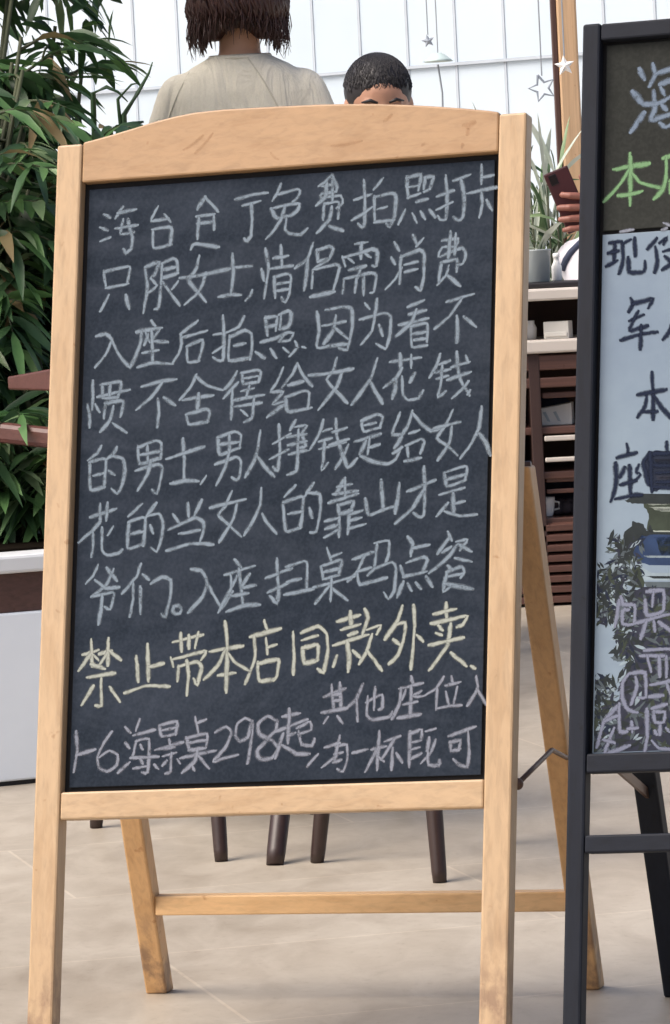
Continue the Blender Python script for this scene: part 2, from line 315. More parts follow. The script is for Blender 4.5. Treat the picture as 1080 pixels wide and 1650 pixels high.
 "648,48 672,80 663,137;673,102 752,84;613,188 630,242;643,172 725,144 742,160 720,217;628,240 737,214;627,263 598,337;648,273 667,307;688,268 712,297;738,238 767,287;"
 "843,23 862,62;850,48 793,127;818,122 857,94;885,70 937,60 902,110;893,83 955,117;885,88 840,150 753,222;878,150 957,166;843,188 862,207;838,216 910,190 922,215 905,242;848,237 905,226;835,228 820,312 852,290;828,273 890,285 962,299")],
'h': [(110,1000,3,"68,166 142,144;108,93 112,222;105,163 48,242;113,163 142,192;148,162 205,148;190,88 188,217;185,158 148,217;195,148 252,192;108,213 172,234;88,276 222,254;155,283 156,410 128,412;117,318 63,407;198,323 246,392;"
 "325,173 335,297;380,118 385,292;388,226 457,209;268,352 370,318 487,319;"
 "503,106 647,69;540,63 545,152;580,73 580,137;625,58 610,132;493,183 505,222;500,190 662,149 640,192;530,223 525,292;530,225 620,200 641,230 620,312 603,285;570,193 578,270 570,362;"
 "683,151 842,124;755,8 765,120 760,347;755,143 720,220 653,287;768,158 810,210 867,241;723,267 802,254;945,3 960,52;878,81 1022,39;895,80 900,180 853,307;953,88 960,162;963,131 1002,117;913,203 920,292 990,285;915,210 1012,190 1005,270 990,292"),
 (440,960,3,"93,178 98,280 95,382;133,181 215,149 256,185 261,270 240,372 213,355;138,216 212,194;138,253 150,327 212,312;140,255 212,239 212,312;"
 "308,126 417,94;370,78 375,152;328,166 417,139;363,192 402,177;288,242 420,200 457,189;355,223 365,300 360,367;305,293 288,342;383,268 422,302;440,68 456,110 428,192;453,166 517,144 500,187;475,188 450,270 413,332;453,268 522,362;"
 "622,53 595,130 538,212;600,140 636,129 631,200 600,290 558,332;578,213 607,237;676,48 682,150 664,357;693,193 722,222;"
 "835,38 836,122;773,91 882,64;763,136 860,115 937,99 915,140 888,152;798,148 817,167;788,183 812,192;856,138 840,240 753,362;753,241 917,204;858,278 932,342;956,344 972,352")],
'i': [(100,1130,3,"65,148 70,240 53,342;73,261 157,234;237,148 200,200 168,270 175,322 215,341 260,312 266,260 225,240 178,272;"
 "303,128 327,152;303,203 322,227;268,347 322,298;372,88 355,142;343,166 447,139;355,193 338,272;355,195 417,184 411,342 383,346;328,276 462,268;343,327 402,315;443,308 462,327;375,213 387,232;375,283 387,302;"
 "468,118 480,172 547,158;470,120 552,99 547,162;485,141 542,129;448,237 582,199;515,188 520,212;480,230 540,222;485,267 547,250;525,253 520,340 498,352;553,283 567,302;502,288 483,312;"
 "640,78 656,152;655,106 692,89;598,178 610,227;600,180 697,159 692,227;608,202 692,189;610,240 690,226;568,277 742,239;650,238 640,290 578,347;658,268 707,327;628,318 637,337;"
 "738,152 790,124 816,150 790,220 728,292 780,276 847,261;917,97 880,84 844,110 834,165 855,196 895,175 917,98 915,170 893,302;1037,97 990,74 944,110 950,160 1010,190 1041,230 1010,276 955,281 939,245 985,190 1031,140 1036,95"),
 (430,1080,3,"73,226 157,209;105,188 105,272;43,297 192,239;100,268 100,352;103,317 132,304;75,308 38,427;68,363 140,405 202,406;143,282 206,250 211,290 150,311;150,298 165,360 215,366 227,333;242,408 193,467;"
 "273,131 377,89;310,73 320,187;350,63 356,182;318,122 352,114;318,152 352,145;263,207 385,184;292,228 273,257;338,223 362,257;387,182 430,140 462,68;430,138 436,247;478,157 552,119 556,180 538,192;520,83 515,192;485,128 480,220 510,241 590,226 602,203;"
 "695,33 702,62;638,91 752,64;645,88 640,160 603,237;667,98 653,142;742,103 700,130 752,126;695,78 690,227;658,167 722,154;630,234 742,214;"
 "852,33 815,90 763,122;820,88 815,192;890,33 896,67;863,76 932,59;863,108 876,167;917,83 900,167;823,187 880,175 937,171;1010,33 1016,90 968,172;1013,93 1057,167;"
 "350,318 325,432;278,376 347,354;263,472 332,418;330,370 382,360 386,430 365,492 338,480;325,407 362,399;318,447 357,434;413,401 482,384;"
 "503,386 572,369;540,298 530,482;530,383 473,492;533,418 562,442;568,346 642,319;612,338 553,432;605,378 600,482;623,403 652,447;"
 "690,298 685,467;690,310 746,289 741,340 700,351;693,386 735,374;692,432 742,403;768,296 812,284;782,328 772,390;812,338 790,400 743,452;775,400 780,460 830,461 832,438;"
 "878,321 1007,274;883,348 890,392 932,380;885,350 932,339 926,387;970,298 975,400 965,467 930,460 898,433")],
}
BLK = {
'sea': [(920,40,4.85,"530,345 567,422;478,522 552,612;567,688 463,837;632,308 652,380 608,477;668,381 776,345 900,305;688,466 776,430 880,400;640,518 652,640 620,742 776,695 880,672;558,622 680,610 776,560 900,520;700,498 722,542;708,628 742,662;688,768 740,800 810,755;880,400 872,560 868,780 820,800")],
'green': [(920,40,4.85,"328,1131 470,1105 602,1084;455,1008 460,1150 456,1407;440,1138 380,1240 253,1382;478,1168 540,1235 702,1276;363,1336 450,1325 547,1299;715,1040 770,1028 900,990;740,1038 735,1200 710,1290 643,1362;768,1222 850,1205 850,1300 772,1312;772,1215 774,1310;820,1090 822,1200")],
'chip': [(920,40,4.85,"380,1617 482,1598;718,1548 778,1572;708,1602 742,1588")],
'ink': [(920,360,4.85,"295,155 387,139;335,150 330,282;288,232 362,214;268,337 352,289;395,160 400,290 368,392;398,160 460,125;490,113 496,252;440,268 450,380 565,375 571,298;662,118 593,197;652,188 667,290 650,382;690,150 742,108 720,162;718,217 790,200 860,190 800,300 708,362;728,258 840,350;"
 "463,588 476,630 443,692;475,630 632,588 600,657;453,762 562,713;517,688 450,837 592,799;383,912 520,870 667,849;542,798 535,982;792,758 760,850 713,907;792,800 880,900;"
 "625,1163 631,1300 636,1532;513,1341 620,1320 737,1299;585,1348 570,1430 513,1517;640,1348 700,1440 778,1522;568,1476 667,1469"),
 (920,680,4.85,"430,176 441,247;353,281 507,239;340,322 345,480 308,617;411,358 378,432;450,343 460,582;521,338 503,395 537,410 480,470;378,491 500,458;343,602 470,575 547,569;740,158 747,232;602,240 558,325 602,490;610,250 790,245;640,340 790,345;612,240 625,545;660,400 790,390;660,470 790,468;650,510 790,515")],
'white': [(920,950,4.85,"385,58 402,120 491,125 486,272 402,270 396,170 442,158;370,88 340,292;573,88 590,202 712,170 716,8 588,20;640,18 630,132;498,266 640,225 790,188;582,258 540,382;640,258 652,322;680,258 790,335;"
 "568,478 720,465 790,470;538,522 720,520;588,520 622,642;680,528 690,682;740,528 742,682;618,747 790,713;740,738 790,862;452,658 400,720 395,850 440,940 512,962;460,660 571,654 581,842 528,846;500,688 511,760 463,902;608,842 712,829;"
 "370,898 250,1040 198,1232;370,898 376,1112 432,1110;262,1032 350,990;330,1088 258,1282 380,1250 452,1220;250,1180 330,1200;468,1038 472,1112;438,1091 517,1084;587,938 591,1150 570,1272;628,932 742,899;640,958 652,1040 722,1040 726,958 640,962;690,1058 691,1132;648,1108 662,1132;628,1188 680,1242 790,1252;738,1088 762,1112")],
}

# ------------------------------------------------------------------ ground
q = N('travertine_tiles')
v = q.coords((1,1,1), rot=(0,0,R(-14)))
s1 = q.noise(q.coords((1.9,.9,1), rot=(0,0,R(-20))), 1.5, 7, .62, 1.0); s2 = q.noise(q.coords((1,1,1)), 1.3, 5, .6, .4); s3 = q.noise(q.coords((5,2.4,1), rot=(0,0,R(18))), 2.2, 6, .65, .8)
c0 = q.ramp(s1, [(.28, alb(142,131,114)), (.5, alb(178,168,151)), (.72, alb(192,184,169))])
c0 = q.mix(.45, c0, q.ramp(s2, [(.3, alb(152,141,125)), (.7, alb(192,184,169))])); c0 = q.mix(.3, c0, q.ramp(s3, [(.35, alb(140,127,112)), (.65, alb(196,188,174))]))
br = q.n('ShaderNodeTexBrick'); br.offset = .5; br.inputs['Scale'].default_value = 1.0; br.inputs['Mortar Size'].default_value = .003; br.inputs['Brick Width'].default_value = 1.2; br.inputs['Row Height'].default_value = .6
br.inputs['Mortar Smooth'].default_value = .3; br.inputs['Color1'].default_value = (1,1,1,1); br.inputs['Color2'].default_value = (.93,.92,.91,1); br.inputs['Mortar'].default_value = (1.18,1.17,1.15,1)
q.l(v, br.inputs['Vector']); gr_ = q.noise(q.coords((1,1,1)), 55, 4, .7); c0 = q.mix(1.0, c0, q.ramp(gr_, [(.30, (.86,.84,.82,1)), (.42, (1,1,1,1)), (.7, (1.03,1.03,1.03,1))]), 'MULTIPLY'); q.base(q.mix(1.0, c0, br.outputs[0], 'MULTIPLY')); q.rough(q.math('MULTIPLY_ADD', s1, .25, .35)); q.bump(br.outputs[1], -.15, .002)
mb = MB(); mb.add([(-280,-100,0),(280,-100,0),(280,380,0),(-280,380,0)], [(0,1,2,3)])
tag(mb.build('floor', q.m), kind='structure')

# ------------------------------------------------------------------ the board plane both signs stand in
SHEET = [(134.5,297),(806,247),(783,1257),(101,1278)]
PW, PH = .54, .762
def homog(src, dst):
    A = []
    for (x, y), (u, v_) in zip(src, dst):
        A += [[x,y,1,0,0,0,-u*x,-u*y,-u], [0,0,0,x,y,1,-v_*x,-v_*y,-v_]]
    return np.linalg.svd(np.array(A, float))[2][-1].reshape(3, 3)
HM = homog(SHEET, [(0,PH),(PW,PH),(PW,0),(0,0)])
def ab(x, y):
    p = HM @ np.array([x, y, 1.0]); return float(p[0]/p[2]), float(p[1]/p[2])
def c2w(x, y, z): return rt*x + up*y + fwd*z
BO = CAM + c2w(-.3352, -.3457, 5.350)
BR = c2w(.9550, .0480, -.2927).normalized(); BU = c2w(.0268, .9928, .1170).normalized(); BN = BR.cross(BU).normalized()
def L(a, b, c=0.0): return BO + BR*a + BU*b + BN*c
def floor_b(a, c): return -(BO.z + BR.z*a + BN.z*c)/BU.z
def onboard(p, off=0.0):           # where the straight line past photo point p meets the board plane
    a, b = ab(*p); return L(a, b, off)

STK = [0]
def ribbon(mb, pts, width, off, mi=0):
    """one pen stroke, pts in board metres; a soft-edged ribbon with UV across its width"""
    P_ = [Vector(p) for p in pts]
    if len(P_) == 1: return
    ext = [P_[0]*2-P_[1]] + P_ + [P_[-1]*2-P_[-2]]; out = []
    for i in range(1, len(ext)-2):
        p0, p1, p2, p3 = ext[i-1:i+3]; n = max(2, int((p2-p1).length/.0045)); 
        for k in range(n):
            t = k/n; tt = .55
            m1 = (p2-p0)*tt*.5*2*.5; m2 = (p3-p1)*tt*.5*2*.5
            out.append(p1*(2*t**3-3*t**2+1) + m1*(t**3-2*t**2+t) + p2*(-2*t**3+3*t**2) + m2*(t**3-t**2))
    out.append(P_[-1])
    STK[0] += 1; z = off + (STK[0] % 60)*.000003
    d0 = (out[1]-out[0]).normalized(); d1 = (out[-1]-out[-2]).normalized()
    out = [out[0]-d0*width*.32] + out + [out[-1]+d1*width*.3]
    n = len(out); vs = []; uvs = []; ln = 0; ph = rng.random()*6
    for i, p in enumerate(out):
        d = (out[min(i+1,n-1)] - out[max(i-1,0)]).normalized(); nn = Vector((-d.y, d.x))
        e = min(1.0, .55 + .45*min(i, n-1-i)/2.0) if n > 4 else .9
        ww = width*.5*e*(1 + .16*math.sin(ln*90+ph) + rng.uniform(-.08, .08))
        jit = Vector((rng.uniform(-1,1), rng.uniform(-1,1)))*width*.05
        if i: ln += (p-out[i-1]).length
        for sg, vv in ((-1, 0.0), (1, 1.0)):
            c = p + jit + nn*ww*sg; vs.append(L(c.x, c.y, z)); uvs.append((ln, vv))
    b = mb.add(vs, [(2*i, 2*i+1, 2*i+3, 2*i+2) for i in range(n-1)], mi)
    for i, u in enumerate(uvs): mb.uv[b+i] = u
def write(blocks, width, off):
    mb = MB()
    for ox, oy, s_, txt in blocks:
        for st in txt.split(';'):
            st = st.strip()
            if not st: continue
            pts = [tuple(map(float, p.split(','))) for p in st.split()]
            ribbon(mb, [ab(ox+x/s_, oy+y/s_) for x, y in pts], width*rng.uniform(.88, 1.12), off)
    return mb

# ------------------------------------------------------------------ wooden chalkboard sign
def mbox(name, mat, parent, a0, b0, c0, a1, b1, c1, bevel=.0025):
    mb = MB(); mb.box(a0, b0, c0, a1, b1, c1, T=lambda q_: L(q_.x, q_.y, q_.z)); return mb.build(name, mat, parent, bevel=bevel)
def base_loc(a):
    p = L(a, floor_b(a, 0), 0); return Vector((p.x, p.y + .2, 0))
sign = empty('chalkboard_sign', base_loc(PW/2), 'pine framed A-board with a blackboard full of handwritten white chalk lines', 'sign')
A0, A1 = -.0335, PW+.0345
FD, FB = .010, -.020                      # front and back of the frame
def stile(a0, a1, btop, parent, mat, name='post'):
    mb = MB()
    p = [L(a, floor_b(a, c), c) for a, c in ((a0,FD),(a1,FD),(a1,FB),(a0,FB))] + [L(a, btop, c) for a, c in ((a0,FD),(a1,FD),(a1,FB),(a0,FB))]
    mb.hexa(p); return mb.build(name, mat, parent, bevel=.003)
tl = ab(104,237); tr_ = ab(848,184)
stile(A0, 0, tl[1], sign, M['pine_v']); stile(PW, A1, tr_[1], sign, M['pine_v'])
mbox('bottom_rail', M['pine_h'], sign, .0004, -.034, FB+.002, PW-.0004, 0, FD-.0015)
# arched header between the posts
top = [ab(x, y) for x, y in ((138,232),(160,226),(185,219),(215,210),(250,199),(285,190),(318,183.5),(360,179),(410,176),(460,173.5),(513,171),(560,170),(610,170),(660,171.5),(705,174),(753,177.5),(790,181),(806,183.5))]
top = [(max(.0004, min(PW-.0004, a)), b) for a, b in top]; top[0] = (.0004, top[0][1]); top[-1] = (PW-.0004, top[-1][1])
hd = MB(); hd.prism([(.0004, PH), (PW-.0004, PH)] + top[::-1], L, FB+.002, FD-.0015)
header = hd.build('header', M['pine_head'], sign, bevel=.0025)
# worn brown stamp marks and a knot on the header
st = MB()
for x0, y0, x1, y1, wpx in ((622,198,634,188,7),(752,205,766,201,14),(757,212,756,220,8),(300,244,330,222,7),(318,250,346,218,6),(538,238,586,230,6),(440,250,452,260,6)):
    ribbon(st, [ab(x0, y0), ab((x0+x1)/2, (y0+y1)/2+2), ab(x1, y1)], wpx/1290, FD-.00135)
st.build('stamp_mark', M['stamp'], header, recalc=False)
# panel
mbox('backing', M['backing'], sign, -.002, -.004, FB+.004, PW+.002, PH+.006, -.007, 0)
panel = mbox('blackboard_panel', M['slate'], sign, .0072, .0060, -.0068, PW-.0072, PH-.0075, -.0022, .0008)
for key in 'abcdefghi':
    mt = M['chalk_y'] if key == 'h' else M['chalk_p'] if key == 'i' else M['chalk']
    o = write(ROWS[key], .0062 if key != 'i' else .0058, -.00205).build('chalk_writing', mt, panel, recalc=False)
    if key == 'h': o['label'] = 'line of yellowish chalk characters'
    if key == 'i': o['label'] = 'thin bottom lines of chalk with a price'
# back support
def backleg(px_top, px_foot, ctop, wid, dep, parent, mat, name='back_leg'):
    a, b = ab(*px_top); p0 = L(a, b, ctop); p1 = ground(*px_foot); mb = MB()
    d = (p0-p1)/(p0.z-p1.z); x = BR; y = Vector((-BR.y, BR.x, 0))*(1 if BR.x > 0 else -1)
    q4 = lambda c: [c - x*wid/2 - y*dep/2, c + x*wid/2 - y*dep/2, c + x*wid/2 + y*dep/2, c - x*wid/2 + y*dep/2]
    mb.hexa(q4(Vector((p1.x, p1.y, 0))) + q4(p0)); mb.build(name, mat, parent, bevel=.003); return p0, p1
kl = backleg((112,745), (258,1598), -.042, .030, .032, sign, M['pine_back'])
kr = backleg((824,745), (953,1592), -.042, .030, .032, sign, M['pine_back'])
def along(k, z): p0, p1 = k; return p1 + (p0-p1)*(z/p0.z)
zr = .128
mb = MB(); a_ = along(kl, zr); b_ = along(kr, zr); mb.bar(a_ + BR*.0145, b_ - BR*.0145, .026, (0,0,1), .024); mb.build('back_rail', M['pine_brace_lightened'], sign, bevel=.002)
a_ = along(kl, kl[0].z-.03); b_ = along(kr, kr[0].z-.03)
mb = MB(); mb.bar(a_ + BR*.0145, b_ - BR*.0145, .030, (0,0,1), .020); mb.build('back_rail', M['pine_brace_lightened'], sign, bevel=.002)
for k, aside in ((kr, A1-.002), (kl, A0+.012)):
    zb = .325; pb = along(k, zb) + BR*.012 - BN*.002; _, bb = ab(831, 1262); pa = L(aside, bb, FB-.004)
    mb = MB(); mid = pa.lerp(pb, .66) + Vector((0,0,.022)) ; mb.tube([pa, pa.lerp(mid, .5), mid, mid.lerp(pb, .5), pb], .0032, 8)
    mb.ball(pa, .0075, n=8); mb.ball(pb, .006, n=8); mb.build('stay_cord', M['brass'], sign, smooth=True)
    mb = MB(); h = k[0]; mb.tube([h - BR*.013, h + BR*.013], .006, 10); mb.build('hinge', M['brass'], sign, smooth=True)

# ------------------------------------------------------------------ black framed menu board, cut off by the frame on the right
def abx(x, y): return ab(x, y)
a_out = (abx(948,100)[0] + abx(910,1250)[0])/2; a_in = (abx(978,100)[0] + abx(938,1216)[0])/2
BW = .55; bR_in = a_in + BW - 2*(a_in-a_out)*.0; a_r1 = bR_in + (a_in-a_out)
b_top = abx(1000, 38)[1]; b_tr = abx(1000, 66)[1]; b_mid = abx(975, 376)[1]; b_p0 = abx(960, 1216)[1]; b_r1 = abx(960, 1247)[1]; b_r2t = abx(960, 1347)[1]; b_r2b = abx(960, 1376)[1]
menu = empty('menu_board', base_loc((a_in+bR_in)/2), 'black framed A-board with green chalk on top and a pale blue poster below', 'sign')
stile(a_out, a_in, b_top, menu, M['blackpaint']); stile(bR_in, a_r1, b_top, menu, M['blackpaint'])
for nm, z0, z1 in (('top_rail', b_tr, b_top-.001), ('middle_rail', b_r1, b_p0), ('lower_rail', b_r2b, b_r2t)):
    mbox(nm, M['blackpaint_h'], menu, a_in+.0004, z0, FB+.002, bR_in-.0004, z1, FD-.0012)
mbox('backing', M['backing'], menu, a_in-.002, b_p0-.004, FB+.004, bR_in+.002, b_tr+.004, -.009, 0)
ch = mbox('chalk_panel', M['slate2'], menu, a_in+.005, b_mid+.003, -.0088, bR_in-.005, b_tr-.004, -.0042, .0006)
for key, mt, wd in (('sea', 'chalk_b', .0085), ('green', 'chalk_g', .0075), ('chip', 'chalk_p', .005)):
    write(BLK[key], wd, -.00405).build('chalk_writing', M[mt], ch, recalc=False)
q = N('printed_sky'); n1 = q.noise(q.coords((1,1,1)), 3.2, 4, .55); n2 = q.noise(q.coords((1,1,1)), 60, 3)
c0 = q.ramp(n1, [(.3, alb(104,122,140)), (.7, alb(124,142,155))]); q.base(q.mix(.12, c0, q.ramp(n2, [(.3, alb(100,114,132)), (.7, alb(132,148,160))]))); q.rough(.4); M['poster'] = q.m
poster = mbox('poster', M['poster'], menu, a_in+.0045, b_p0+.001, -.0088, bR_in-.005, b_mid-.0015, -.0044, .0004)
# the printed picture: pavilion roofs, water and leaves, flat on the poster
PM = [mat_plain('print_'+nm, alb(*[x_*.85 for x_ in c]), .55, .3, 45, spec=.15) for nm, c in (('dark_leaf', (44,52,54)), ('olive', (62,72,60)), ('navy', (32,42,62)), ('blue', (48,70,108)), ('pale', (160,178,188)), ('slate_purple', (52,56,72)), ('mid_grey', (92,104,110)), ('cream', (176,186,176)))]
pr = MB(); PZ = [-.00438]
def patch(ox, oy, pts, mi, s_=4.85):
    PZ[0] += .0000003
    poly = [ab(ox+x/s_, oy+y/s_) for x, y in pts]; poly = [(min(max(a, a_in+.006), bR_in-.006), max(b, b_p0+.002)) for a, b in poly]
    pr.add([L(a, b, PZ[0]) for a, b in poly], [tuple(range(len(poly)))], mi)
def wob(pts, amp=10, n=4):
    out = []
    for i, p in enumerate(pts):
        p2 = pts[(i+1) % len(pts)]
        for k in range(n): t = k/n; out.append((p[0]+(p2[0]-p[0])*t + (rng.uniform(-amp, amp) if k else 0), p[1]+(p2[1]-p[1])*t + (rng.uniform(-amp, amp) if k else 0)))
    return out
U_ = (920, 680); V_ = (920, 950)
patch(*U_, wob([(600,232),(700,228),(3600,225),(3600,520),(700,520),(630,560),(600,500),(556,340)], 9), 2)
patch(*U_, wob([(640,290),(3600,285),(3600,325),(660,335)], 5), 5); patch(*U_, wob([(660,420),(3600,420),(3600,455),(665,452)], 5), 5)
patch(*U_, wob([(490,575),(560,590),(3600,600),(3600,900),(640,885),(585,840),(600,720),(560,640)], 9), 1)
patch(*U_, wob([(575,630),(760,610),(3600,612),(3600,640),(770,645),(600,650)], 6), 7); patch(*U_, wob([(600,665),(3600,660),(3600,690),(700,700)], 6), 7)
patch(*U_, wob([(590,845),(740,850),(3600,850),(3600,880),(700,890)], 6), 7)
patch(*U_, wob([(610,800),(575,870),(500,930),(470,935),(540,950),(3600,948),(3600,880),(640,860)], 5), 0)
patch(*U_, wob([(500,560),(430,610),(400,612),(470,640),(560,640),(3600,632),(3600,590)], 5), 0)
patch(*U_, wob([(470,780),(560,800),(600,870),(530,1000),(480,1080),(400,1090),(360,1000),(400,900)], 16), 0)
patch(*U_, wob([(480,1010),(530,900),(640,880),(3600,890),(3600,1130),(620,1120),(520,1090)], 14), 3)
patch(*U_, wob([(640,900),(3600,890),(3600,1030),(700,1040)], 14), 1)
patch(*U_, wob([(560,1045),(3600,1050),(3600,1064),(600,1062)], 4), 4)
patch(*U_, wob([(495,1110),(620,1180),(3600,1180),(3600,1250),(560,1240)], 8), 4); patch(*U_, wob([(570,1205),(3600,1215),(3600,1240),(640,1225)], 5), 0)
patch(*U_, wob([(330,1090),(480,1080),(550,1180),(560,1300),(400,1260),(300,1200)], 14), 1)
patch(*U_, wob([(560,1250),(3600,1250),(3600,1330),(600,1320)], 8), 6)
patch(*V_, wob([(380,40),(560,-20),(3600,-20),(3600,1290),(130,1290),(200,1150),(260,1000),(370,860),(390,700),(430,560),(330,360),(360,180)], 16), 5)
patch(*V_, wob([(140,-60),(330,-60),(360,60),(300,240),(200,60),(150,260),(130,120)], 16), 6)
for k in range(1500):      # leaves
    zone = rng.random()
    if zone < .26: x, y = rng.uniform(130, 420), rng.uniform(-190, 300)
    elif zone < .40: x, y = rng.uniform(280, 480), rng.uniform(60, 560)
    elif zone < .58: x, y = rng.uniform(110, 330), rng.uniform(690, 1260)
    elif zone < .68: x, y = rng.uniform(300, 560), rng.uniform(-420, -40)
    else: x, y = (rng.uniform(380, 800) if rng.random() < .8 else rng.uniform(800, 3450)), rng.uniform(0, 1240)
    if 130 < x < 330 and 270 < y < 690: continue
    if x < 300 and y < -120 and rng.random() < .6: continue
    l_ = rng.uniform(18, 66); w_ = l_*rng.uniform(.22, .42); an = rng.uniform(0, 6.28); ca, sa = math.cos(an), math.sin(an)
    sh = [(-1,0),(-.4,.7),(.3,.75),(1,0),(.3,-.7),(-.4,-.65)]
    patch(*V_, [(x + l_*u*ca - w_*v_*sa, y + l_*u*sa + w_*v_*ca) for u, v_ in sh], rng.choice([0,0,0,2,5,6,6,4,1]) if x < 560 else rng.choice([0,0,2,1,6,6]))
pr.build('printed_picture', PM, poster, recalc=False)
write(BLK['ink'], .0066, -.00395).build('marker_writing', M['ink'], poster, recalc=False)
write(BLK['white'], .0066, -.0037).build('marker_writing', M['whitepen'], poster, recalc=False)
kl2 = backleg((1012-55,745), (1092,1604), -.042, .030, .030, menu, M['blackpaint'])
off = BR*(.575)
p0, p1 = kl2; mb = MB(); x, y = BR, Vector((-BR.y, BR.x, 0))
q4 = lambda c: [c - x*.015 - y*.015, c + x*.015 - y*.015, c + x*.015 + y*.015, c - x*.015 + y*.015]
f1 = p1 + off*.95; mb.hexa(q4(Vector((f1.x, f1.y, 0))) + q4(p0 + off*.95)); mb.build('back_leg', M['blackpaint'], menu, bevel=.003)
kr2 = (p0 + off*.95, f1)
a_ = along(kl2, .62); b_ = along(kr2, .62); mb = MB(); mb.bar(a_ + BR*.0145, b_ - BR*.0145, .028, (0,0,1), .018); mb.build('back_rail', M['blackpaint_h'], menu, bevel=.002)
for k, aa in ((kl2, ab(972,1225)[0]), (kr2, bR_in-.03)):
    pb = along(k, .28); pa = L(aa, ab(965, 1222)[1], FB-.004); mb = MB(); mb.bar(pa, pb, .012, BU, .004); mb.build('stay_strap', M['brass'], menu)
    mb = MB(); h = k[0]; mb.tube([h - BR*.022, h + BR*.022], .006, 10); mb.build('hinge', M['brass'], menu, smooth=True)

# ------------------------------------------------------------------ far white wall
M['wall'] = None
q = N('white_panels'); n1 = q.noise(q.coords((1,1,1)), .8, 4); q.base(q.ramp(n1, [(.3, (.55,.65,.72,1)), (.7, (.65,.74,.80,1))])); q.rough(.6); M['wall'] = q.m
t_ = q.n('ShaderNodeBsdfTranslucent'); t_.inputs[0].default_value = (.84,.88,.92,1); mx_ = q.n('ShaderNodeMixShader'); mx_.inputs[0].default_value = .22
q.l(q.p.outputs[0], mx_.inputs[1]); q.l(t_.outputs[0], mx_.inputs[2]); q.l(mx_.outputs[0], q.out.inputs[0])
M['seam'] = mat_plain('grey_seam', alb(182,192,202), .7)
wdir = Vector((1, -.75, 0)).normalized(); wn = Vector((wdir.y, -wdir.x, 0)); 
if wn.y > 0: wn = -wn
wc = Vector((.2, 18.0, 0)); wall = empty('white_wall', wc, 'tall white panelled wall far behind the two signs', 'wall')
T = lambda q_: wc + wdir*q_.x + wn*q_.y + Vector((0, 0, q_.z))
pw = .24
pm = MB()
for i in range(-56, 40): pm.box(i*pw+.0012, -.03, 0, (i+1)*pw-.0012, rng.uniform(-.001, .002), 3.6, T=T) if False else pm.add([T(Vector(p_)) for p_ in ((i*pw+.006,0,0),((i+1)*pw-.006,0,0),((i+1)*pw-.006,0,3.6),(i*pw+.006,0,3.6))], [(0,1,2,3)])
pm.build('panelling', M['wall'], wall)
bm_ = MB()
for i in range(-56, 41): bm_.box(i*pw-.006, -.012, 0, i*pw+.006, .004, 3.6, T=T)
bm_.build('frame', M['seam'], wall)
rl = MB(); rl.box(-56*pw, .004, 1.70, 40*pw, .016, 1.712, T=T); rl.build('rail', M['seam'], wall)

# ------------------------------------------------------------------ star garland and post
M['post'] = mat_wood('tan_post_wood', alb(205,172,136), 'z', .6, .2); M['dark_strip'] = mat_wood('dark_brown_wood', alb(78,52,44), 'z', .6, .2)
PD = 12.75
pb_, pt_ = at(931, 420, PD), at(914, 60, PD); sl_ = (pt_-pb_)/(pt_.z-pb_.z)
foot = pb_ - sl_*pb_.z; head = pb_ + sl_*(3.2-pb_.z)
post = empty('wooden_post', foot, 'tan wooden post with a dark edge, rising behind the gap between the signs', 'post')
mb = MB(); mb.bar(foot, head, .058, (1,0,0), .06); mb.build('shaft', M['post'], post, bevel=.006)
mb = MB(); d_ = Vector((-.0375, 0, 0)); mb.bar(foot+d_, head+d_, .0155, (1,0,0), .05); mb.build('edge_strip', M['dark_strip'], post, bevel=.003)
M['star_w'] = mat_plain('white_star_plastic', (.88,.88,.85,1), .4, .03); M['star_g'] = mat_plain('grey_star', alb(150,160,172), .5); M['cord'] = mat_plain('grey_cord', alb(150,158,166), .7)
M['star_t'] = mat_plain('pale_green_shade', alb(186,204,202), .5)
def star_pts(c, r_, tilt, dep, inner=.45):
    out = []
    for k in range(10):
        a = tilt + math.pi/2 + k*math.pi/5; rr = r_ if k % 2 == 0 else r_*inner
        out.append(Vector((c.x+rr*math.cos(a), c.y+dep, c.z+rr*math.sin(a))))
    return out
def star(px, py, d, r_px, label, solid, mat, tilt=.1):
    c = at(px, py, d); r_ = r_px*d/F_PX; mb = MB()
    if solid:
        f_ = star_pts(c, r_, tilt, 0); fr = c + Vector((0,-r_*.3,0)); bk = c + Vector((0,r_*.3,0))
        mb.add(f_ + [fr, bk], [(i, (i+1)%10, 10) for i in range(10)] + [((i+1)%10, i, 11) for i in range(10)])
    else:
        f_ = star_pts(c, r_, tilt, 0); mb.tube(f_ + [f_[0]], r_*.09, 6, caps=False)
    o = empty('star_ornament', c, label, 'ornament', 'stars hanging by the post')
    mb.build('star', mat, o)
    mb = MB(); mb.tube([c + Vector((0,0,r_*.9)), Vector((c.x, c.y, c.z + .5)), Vector((c.x+.03, c.y, 2.6))], .0022, 5); mb.build('cord', M['cord'], o)
star(910, 106, 12.4, 17, 'solid white star ornament against the tan post', True, M['star_w'])
star(874, 142, 12.6, 22, 'open wire star ornament left of the tan post', False, M['star_g'], .3)
star(690, 66, 15.2, 11, 'small grey star ornament high above the man with short hair', True, M['star_g'], .2)
c = at(706, 93, 14.6); lamp = empty('pendant_lamp', c, 'small pale green lamp hanging on a cord before the white wall', 'lamp')
mb = MB(); mb.lathe(c, [(.012,.016),(.02,.012),(.04,-.004),(.05,-.012),(.046,-.014),(.015,-.004)], 16); mb.build('shade', M['star_t'], lamp, smooth=True)
mb = MB(); mb.tube([c + Vector((0,0,.012)), Vector((c.x, c.y, 2.6))], .002, 5); mb.build('cord', M['cord'], lamp)
mb = MB(); mb.tube([at(706, 104, 14.6), at(713, 150, 14.6), at(714, 200, 14.6)], .0035, 5); mb.build('pull_cord', M['cord'], lamp)
